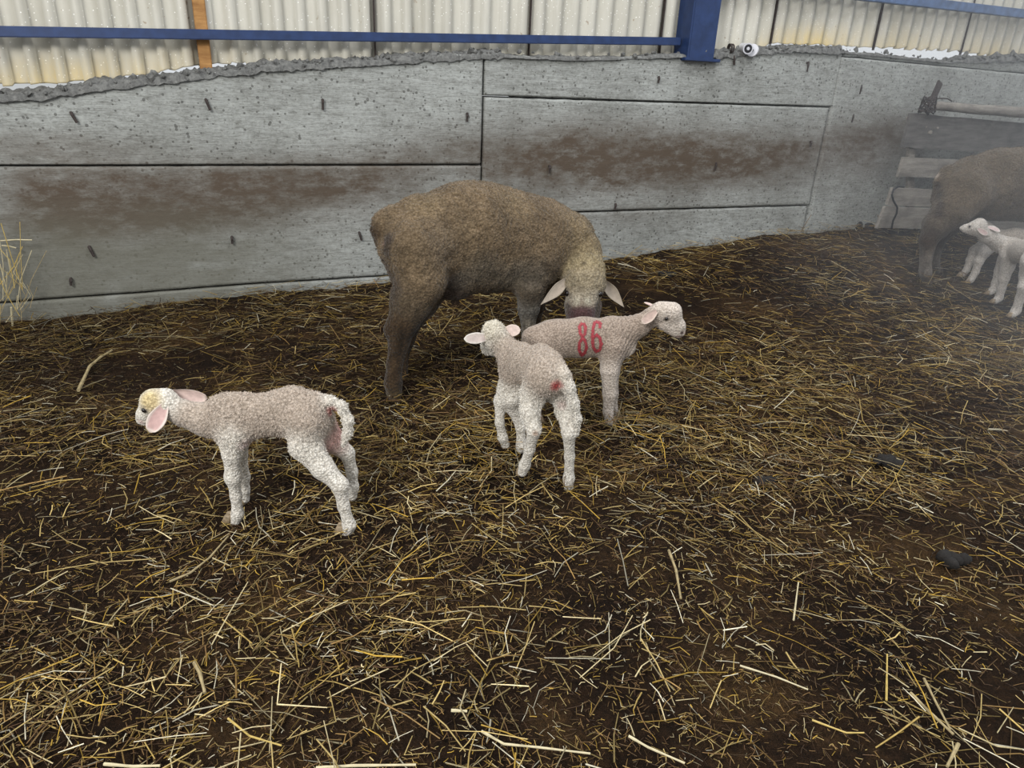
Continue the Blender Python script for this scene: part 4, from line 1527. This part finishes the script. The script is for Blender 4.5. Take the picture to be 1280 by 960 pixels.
def crate():
    root = empty('board_fence', tuple(_P0), YAW_WALL)
    tag(root, 'weathered grey wooden boards leaning on the wall behind the right ewe', 'fence')
    rr = random.Random(9)

    def board(pl_, pb, right_drop, zt, zb, off, mat, x1, name='board'):
        # left end slants like a lean; long grain along s
        s0t, s0b = pl_, pb
        bm = bmesh.new()
        n = 40
        th = .022
        rows = []
        for i in range(n + 1):
            t = i / n
            a = []
            for (s0, z) in ((s0b, zb), (s0t, zt)):
                s = s0 + (x1 - s0) * t
                zz = z - right_drop * (s - s0t) + .004 * mn.noise(Vector((s * 5, z * 7, 1))) + (.010 * mn.noise(Vector((s * 23, z, 7))) if i < 2 else 0)
                a.append((s, zz))
            rows.append([bm.verts.new((a[0][0], -off, a[0][1])), bm.verts.new((a[0][0] * .5 + a[1][0] * .5, -off - .002, (a[0][1] + a[1][1]) / 2)), bm.verts.new((a[1][0], -off, a[1][1])),
                         bm.verts.new((a[1][0], -off + th, a[1][1])), bm.verts.new((a[0][0], -off + th, a[0][1]))])
        for i in range(n):
            for k_ in range(5):
                bm.faces.new((rows[i][k_], rows[i + 1][k_], rows[i + 1][(k_ + 1) % 5], rows[i][(k_ + 1) % 5]))
        bm.faces.new(rows[0]); bm.faces.new(rows[-1][::-1])
        bmesh.ops.recalc_face_normals(bm, faces=bm.faces[:])
        link(name, bm_mesh(name, bm), mat, root)

    Z = lambda x, y, o: wl(1090 + x / 4.574, 90 + y / 4.574, o)
    OFF = .22
    specs = [((225, 235), (175, 430), M_WOODD, .0), ((185, 487), (150, 600), M_WOOD, .02), ((120, 660), (88, 762), M_WOOD, .05), ((78, 770), (30, 892), M_WOOD, .07)]
    slopes = [.035, .03, .05, .05]
    for (t, b_, m_, o_), sl in zip(specs, slopes):
        a = Z(*t, OFF + o_)
        c = Z(*b_, OFF + o_)
        board(a[0], c[0], sl, a[2], c[2], OFF + o_, m_, a[0] + 2.2)
    # batten behind the boards
    a, c = Z(240, 240, OFF - .03), Z(225, 900, OFF - .03)
    for sx in (0, 1.1, 2.0):
        pts = [(a[0] + sx - .005, -OFF + .045, a[2] - .02 - .04 * sx), (c[0] + sx, -OFF + .035, c[2])]
        bm = bmesh.new()
        bmesh.ops.create_cube(bm, size=1)
        for w in bm.verts:
            t = w.co.z + .5
            w.co = Vector((pts[1][0] * (1 - t) + pts[0][0] * t + w.co.x * .055, pts[0][1] + w.co.y * .03, pts[1][2] * (1 - t) + pts[0][2] * t))
        bmesh.ops.bevel(bm, geom=bm.edges[:], offset=.004, segments=1, affect='EDGES')
        link('batten', bm_mesh('batten', bm), M_WOOD, root)
    # cable tied round the lower boards
    pts = [Z(x, y, OFF + .075 + (.012 if i < 7 else 0)) for i, (x, y) in enumerate([(182, 658), (150, 655), (125, 670), (113, 700), (122, 735), (145, 775), (140, 810), (120, 850), (112, 895)])]
    fine = []
    for i in range(len(pts) - 1):
        for t in (0, .33, .66): fine.append(np.array(pts[i]) * (1 - t) + np.array(pts[i + 1]) * t)
    fine.append(np.array(pts[-1]))
    tag(link('cable', tube_mesh('cable', fine, .006, 6), M_BLACK, root, True), 'dark cable looped over the lower boards')
    # a few pale chips on the top board
    for (x, y, r) in ((335, 345, .012), (375, 320, .007), (310, 315, .006)):
        p = Z(x, y, OFF + .006)
        bm = bmesh.new()
        bmesh.ops.create_icosphere(bm, subdivisions=1, radius=r)
        for w in bm.verts: w.co = Vector((w.co.x * 1.6, w.co.y * .3, w.co.z)) * (1 + .4 * rr.random()) + Vector(p)
        link('dried_splash', bm_mesh('dried_splash', bm), M_WOOD, root)

    # iron bar, pole and wire
    a, c = Z(392, 55, .19), Z(310, 238, .23)
    bar = empty('iron_bar', tuple(_P0), YAW_WALL)
    tag(bar, 'dark flat iron bar slanting up from the tied pole end', 'bar')
    bm = bmesh.new()
    bmesh.ops.create_cube(bm, size=1)
    aa, cc = np.array(a), np.array(c)
    dirv = (cc - aa) / np.linalg.norm(cc - aa)
    sd = np.cross(dirv, [0, 1, 0])
    for w in bm.verts:
        t = w.co.z + .5
        e = 1.0 - .25 * (t > .5 and 0)
        p = cc * (1 - t) + aa * t + sd * w.co.x * .052 + np.array([0, w.co.y * .016, 0])
        w.co = Vector(p)
    bmesh.ops.bevel(bm, geom=bm.edges[:], offset=.006, segments=2, affect='EDGES')
    link('bar_shaft', bm_mesh('bar_shaft', bm), M_RUST, bar)
    pole = empty('wooden_pole', tuple(_P0), YAW_WALL)
    tag(pole, 'weathered round wooden pole lying along the top of the boards', 'pole')
    a, c = np.array(Z(338, 192, .26)), np.array(Z(869, 232, .26))
    e_ = c + (c - a) * .9
    pts, rad = [], []
    for i in range(26):
        t = i / 25
        p = a * (1 - t) + e_ * t
        p = p + np.array([0, .006 * mn.noise(Vector((t * 6, 0, 0))), .008 * mn.noise(Vector((t * 6, 3, 0)))])
        pts.append(p); rad.append(.026 + .018 * t + .002 * mn.noise(Vector((t * 20, 1, 0))))
    link('pole_shaft', tube_mesh('pole_shaft', pts, rad, 14), M_WOOD, pole, True)
    wire = empty('binding_wire', tuple(_P0), YAW_WALL)
    tag(wire, 'tangle of dark wire binding the pole end to the iron bar', 'wire')
    k0 = np.array(Z(322, 188, .27))
    for q in range(5):
        pts = []
        for i in range(22):
            an = i / 21 * 2 * math.pi * 1.3 + q
            pts.append(k0 + np.array([.032 * math.cos(an) + (q - 2) * .006, -.0 + .045 * math.sin(an), .040 * math.cos(an * 1.1 + q) + .01 * math.sin(3 * an)]))
        link('wire_loop', tube_mesh('wire_loop', pts, .0042, 5), M_RUST, wire)
    tail = [np.array(Z(x, y, .27)) for x, y in ((330, 165), (385, 150), (430, 152), (457, 168))]
    link('wire_end', tube_mesh('wire_end', tail, .004, 5), M_RUST, wire)
    tail = [np.array(Z(x, y, .27)) for x, y in ((318, 195), (295, 212), (280, 232))]
    link('wire_end', tube_mesh('wire_end', tail, .004, 5), M_RUST, wire)


crate()


# ---------------------------------------------------------------- bullet camera on the wall top
def cctv():
    s, z = wall_sz(930, 62, -.02)
    root = empty('security_camera', tuple(_P0 + _D * s - _N * .02 + np.array([0, 0, z])), YAW_WALL)
    tag(root, 'small white bullet camera with a black lens lying on the wall top', 'camera')

    def cyl(name, a, b_, ra, rb, mat, sides=20):
        o = link(name, tube_mesh(name, [a, b_], [ra, rb], sides), mat, root, True)
        md = o.modifiers.new('edge', 'EDGE_SPLIT')
        md.split_angle = R(40)
        return o
    r = .027
    dv = np.array([-.38, -.92, -.08]); dv /= np.linalg.norm(dv)
    f0 = np.array([-.006, -.042, .004])
    at = lambda t: tuple(f0 + dv * t)
    cyl('camera_body', at(-.115), at(-.006), r * .92, r, M_WHITEP)
    cyl('bezel_ring', at(-.008), at(.0), r * 1.08, r * 1.08, M_WHITEP)
    cyl('lens_glass', at(-.002), at(.0015), r * .84, r * .82, M_BLACK)
    cyl('lens', at(.0), at(.0035), r * .36, r * .30, M_WHITEP, 14)
    dm = np.array([-.75, -.6, .1]); dm /= np.linalg.norm(dm)
    g0 = np.array([.050, -.010, .0])
    am = lambda t: tuple(g0 + dm * t)
    cyl('mount_plate', am(-.012), am(.0), .035, .033, M_WHITEP, 22)
    cyl('mount_joint', (.030, .02, .002), (.008, .02, 0), .014, .012, M_WHITEP, 14)
    cyl('mount_slot', am(.0), am(.002), .009, .008, M_BLACK, 10)
    pts = []
    for i in range(40):
        an = i / 39 * 2 * math.pi * 2.6
        pts.append((-.075 - .012 * i / 39 + .008 * math.sin(an * .6), .02 + .02 * math.cos(an), .0 + .024 * math.sin(an)))
    link('cable_coil', tube_mesh('cable_coil', pts, .0045, 6), M_RUST, root, True)


cctv()


# ---------------------------------------------------------------- dung, husks, single stalks, hay
def clump(px, py, r, label, seed):
    p = on_ground(px, py)
    root = empty('dung_clump', (p[0], p[1], p[2]))
    rr = random.Random(seed)
    bm = bmesh.new()
    for i in range(7):
        q = bmesh.ops.create_icosphere(bm, subdivisions=2, radius=r * rr.uniform(.3, .55))
        off = Vector((rr.uniform(-.7, .7) * r, rr.uniform(-.5, .5) * r, r * rr.uniform(.05, .22)))
        for w in q['verts']:
            w.co = Vector((w.co.x, w.co.y, w.co.z * .85)) * (1 + .35 * mn.noise(w.co * 60 + off * 50)) + off
    o = link('dung_clump', bm_mesh('dung_clump', bm), M_DUNG, None, True)
    bpy.data.objects.remove(root)
    o.location = (p[0], p[1], p[2] - .004)
    tag(o, label, 'dung')


clump(836, 344, .05, 'black dung clump in the straw behind the lamb numbered 86', 1)
clump(1108, 577, .045, 'black dung clump in the bare soil right of the middle', 2)
clump(1195, 700, .040, 'dark dung clump near the right edge among straws', 3)
clump(958, 603, .035, 'dark dung clump right of the number 86 lamb, nearer the camera', 4)
clump(1076, 283, .07, 'brown dung heap where straw meets the wall left of the boards', 5)


def stalk(pix, wpx, label, name='straw_stalk', mat=None, group=None, up=.012, flat=.45, col=(.62, .5, .25)):
    pts = [on_ground(x, y, up) for x, y in pix]
    fine = []
    for i in range(len(pts) - 1):
        for t in (0, .25, .5, .75): fine.append(pts[i] * (1 - t) + pts[i + 1] * t)
    fine.append(pts[-1])
    dep = (pts[0] - _C) @ _f
    r = wpx * .72 / 2 / FPX * dep
    n = len(fine)
    o = link(name, tube_mesh(name, fine, [r * (1 - .35 * i / n) * (1 + .12 * math.sin(i * 1.7)) for i in range(n)], 7), mat or M_HUSK)
    tag(o, label, 'straw', group)
    return o


M_PALE = simple('pale_straw', (.62, .54, .34), .5, 0, 80, .15, .3, .001)
M_GOLD = simple('golden_straw', (.58, .42, .12), .5, 0, 80, .2, .3, .001)
stalk([(98, 488), (112, 458), (126, 446), (140, 438)], 6, 'thick pale dry stalk lying near the left wall')
stalk([(212, 727), (238, 716), (262, 697), (287, 668)], 4.5, 'bent greyish stalk below the left lamb front feet')
stalk([(243, 828), (250, 842), (256, 866)], 7, 'torn flat brown husk on the soil below the left lamb')
stalk([(602, 914), (630, 930), (672, 934), (738, 942)], 5, 'long pale split straw at the bottom middle', mat=M_PALE)
stalk([(786, 920), (810, 934), (856, 954)], 5, 'pale thick straw at the bottom right of the middle', mat=M_PALE)
stalk([(836, 688), (845, 712), (851, 748)], 5, 'pale upright looking stalk between the middle lamb and the right edge', mat=M_HUSK)
stalk([(1138, 866), (1162, 890), (1192, 918)], 6, 'thick tan stalk at lower right crossing another stalk', mat=M_HUSK)
stalk([(1155, 848), (1170, 878), (1188, 912)], 4.5, 'thin tan stalk at lower right lying over the thick one', mat=M_HUSK)
stalk([(1198, 930), (1184, 958)], 7, 'short thick tan stalk at the lower right border', mat=M_HUSK)
stalk([(992, 775), (998, 728)], 3.4, 'pale straw pointing away on bare soil at right', mat=M_PALE)
stalk([(925, 832), (970, 846), (1010, 862)], 3.6, 'long pale curved straw on bare soil, lower right', mat=M_PALE)
stalk([(1108, 875), (1109, 818)], 4, 'golden straw pointing away from the camera at lower right', mat=M_GOLD)
stalk([(1015, 900), (1058, 916), (1080, 916)], 3.6, 'golden bent straw near the bottom right', mat=M_GOLD)
stalk([(395, 960), (440, 957), (520, 956)], 6, 'broad pale straw at the very bottom edge', mat=M_PALE)
stalk([(130, 955), (166, 958), (200, 957)], 6, 'pale straw piece at the bottom left edge', mat=M_PALE)
stalk([(285, 898), (312, 920), (352, 932)], 4, 'golden then white bent straw at bottom left', mat=M_GOLD)
stalk([(564, 888), (584, 889)], 6, 'small white scrap on the soil at bottom middle', mat=M_PALE)


def hay_tuft():
    V, F = [], []
    rr = random.Random(3)
    root = empty('hay_tuft', tuple(on_ground(2, 402)))
    tag(root, 'tuft of dry hay stalks standing against the wall at the left edge', 'hay')
    for i in range(34):
        s = rr.uniform(-.22, .10)
        z = rr.uniform(.0, .18)
        L = rr.uniform(.10, .32)
        a = rr.gauss(1.45, .35)
        w = rr.uniform(.03, .13)
        p = _P0 + _D * s - _N * w + np.array([0, 0, z])
        q = p + _D * math.cos(a) * L + np.array([0, 0, math.sin(a) * L]) + _N * rr.uniform(-.02, .02)
        m_ = (p + q) / 2 + _D * rr.gauss(0, .02)
        o = link('hay_stalk', tube_mesh('hay_stalk', [p, m_, q], rr.uniform(.0008, .0018), 5), rr.choice([M_HUSK, M_PALE, M_GOLD]))
        world_parent(o, root)
    for (x0, y0, x1, y1, w) in ((0, 301, 40, 300, .0028), (2, 307, 20, 310, .003), (8, 312, 14, 345, .0018), (14, 384, 16, 410, .0045), (0, 330, 12, 375, .002), (9, 340, 8, 372, .0022)):
        a = np.array(on_plane(x0, y0, _P0 - _N * .07, _N)); b_ = np.array(on_plane(x1, y1, _P0 - _N * .05, _N))
        o = link('hay_stalk', tube_mesh('hay_stalk', [a, (a + b_) / 2 + np.array([0, 0, .003]), b_], w, 6), M_PALE)
        world_parent(o, root)


hay_tuft()


# ---------------------------------------------------------------- thin smoke drifting in from the right
def haze():
    bm = bmesh.new()
    bmesh.ops.create_cube(bm, size=1)
    for w in bm.verts:
        w.co = Vector((.75 + (w.co.x + .5) * 3.9, .9 + (w.co.y + .5) * 3.6, .05 + (w.co.z + .5) * 2.4))
    m = bpy.data.materials.new('thin_smoke')
    m.use_nodes = True
    nt = m.node_tree
    nt.nodes.remove(nt.nodes['Principled BSDF'])
    out = nt.nodes['Material Output']
    sc = nt.nodes.new('ShaderNodeVolumeScatter')
    sc.inputs['Color'].default_value = (.90, .94, 1, 1)
    sc.inputs['Anisotropy'].default_value = .1
    tc = nt.nodes.new('ShaderNodeTexCoord')
    sep = nt.nodes.new('ShaderNodeSeparateXYZ')
    nt.links.new(tc.outputs['Object'], sep.inputs[0])
    # denser further in from the side it drifts from
    mr = nt.nodes.new('ShaderNodeMapRange')
    mr.interpolation_type = 'SMOOTHSTEP'
    nt.links.new(sep.outputs[0], mr.inputs[0])
    mr.inputs[1].default_value = .8
    mr.inputs[2].default_value = 2.3
    mr.inputs[3].default_value = 0
    mr.inputs[4].default_value = .155
    nz = nt.nodes.new('ShaderNodeTexNoise')
    nz.inputs['Scale'].default_value = 1.6
    nz.inputs['Detail'].default_value = 2
    nt.links.new(tc.outputs['Object'], nz.inputs['Vector'])
    ml = nt.nodes.new('ShaderNodeMath')
    ml.operation = 'MULTIPLY'
    nt.links.new(mr.outputs[0], ml.inputs[0])
    nt.links.new(nz.outputs[0], ml.inputs[1])
    nt.links.new(ml.outputs[0], sc.inputs['Density'])
    nt.links.new(sc.outputs[0], out.inputs['Volume'])
    o = link('smoke_haze', bm_mesh('smoke_haze', bm), m)
    tag(o, 'thin pale smoke drifting over the right side of the pen', 'smoke', kind='stuff')


haze()
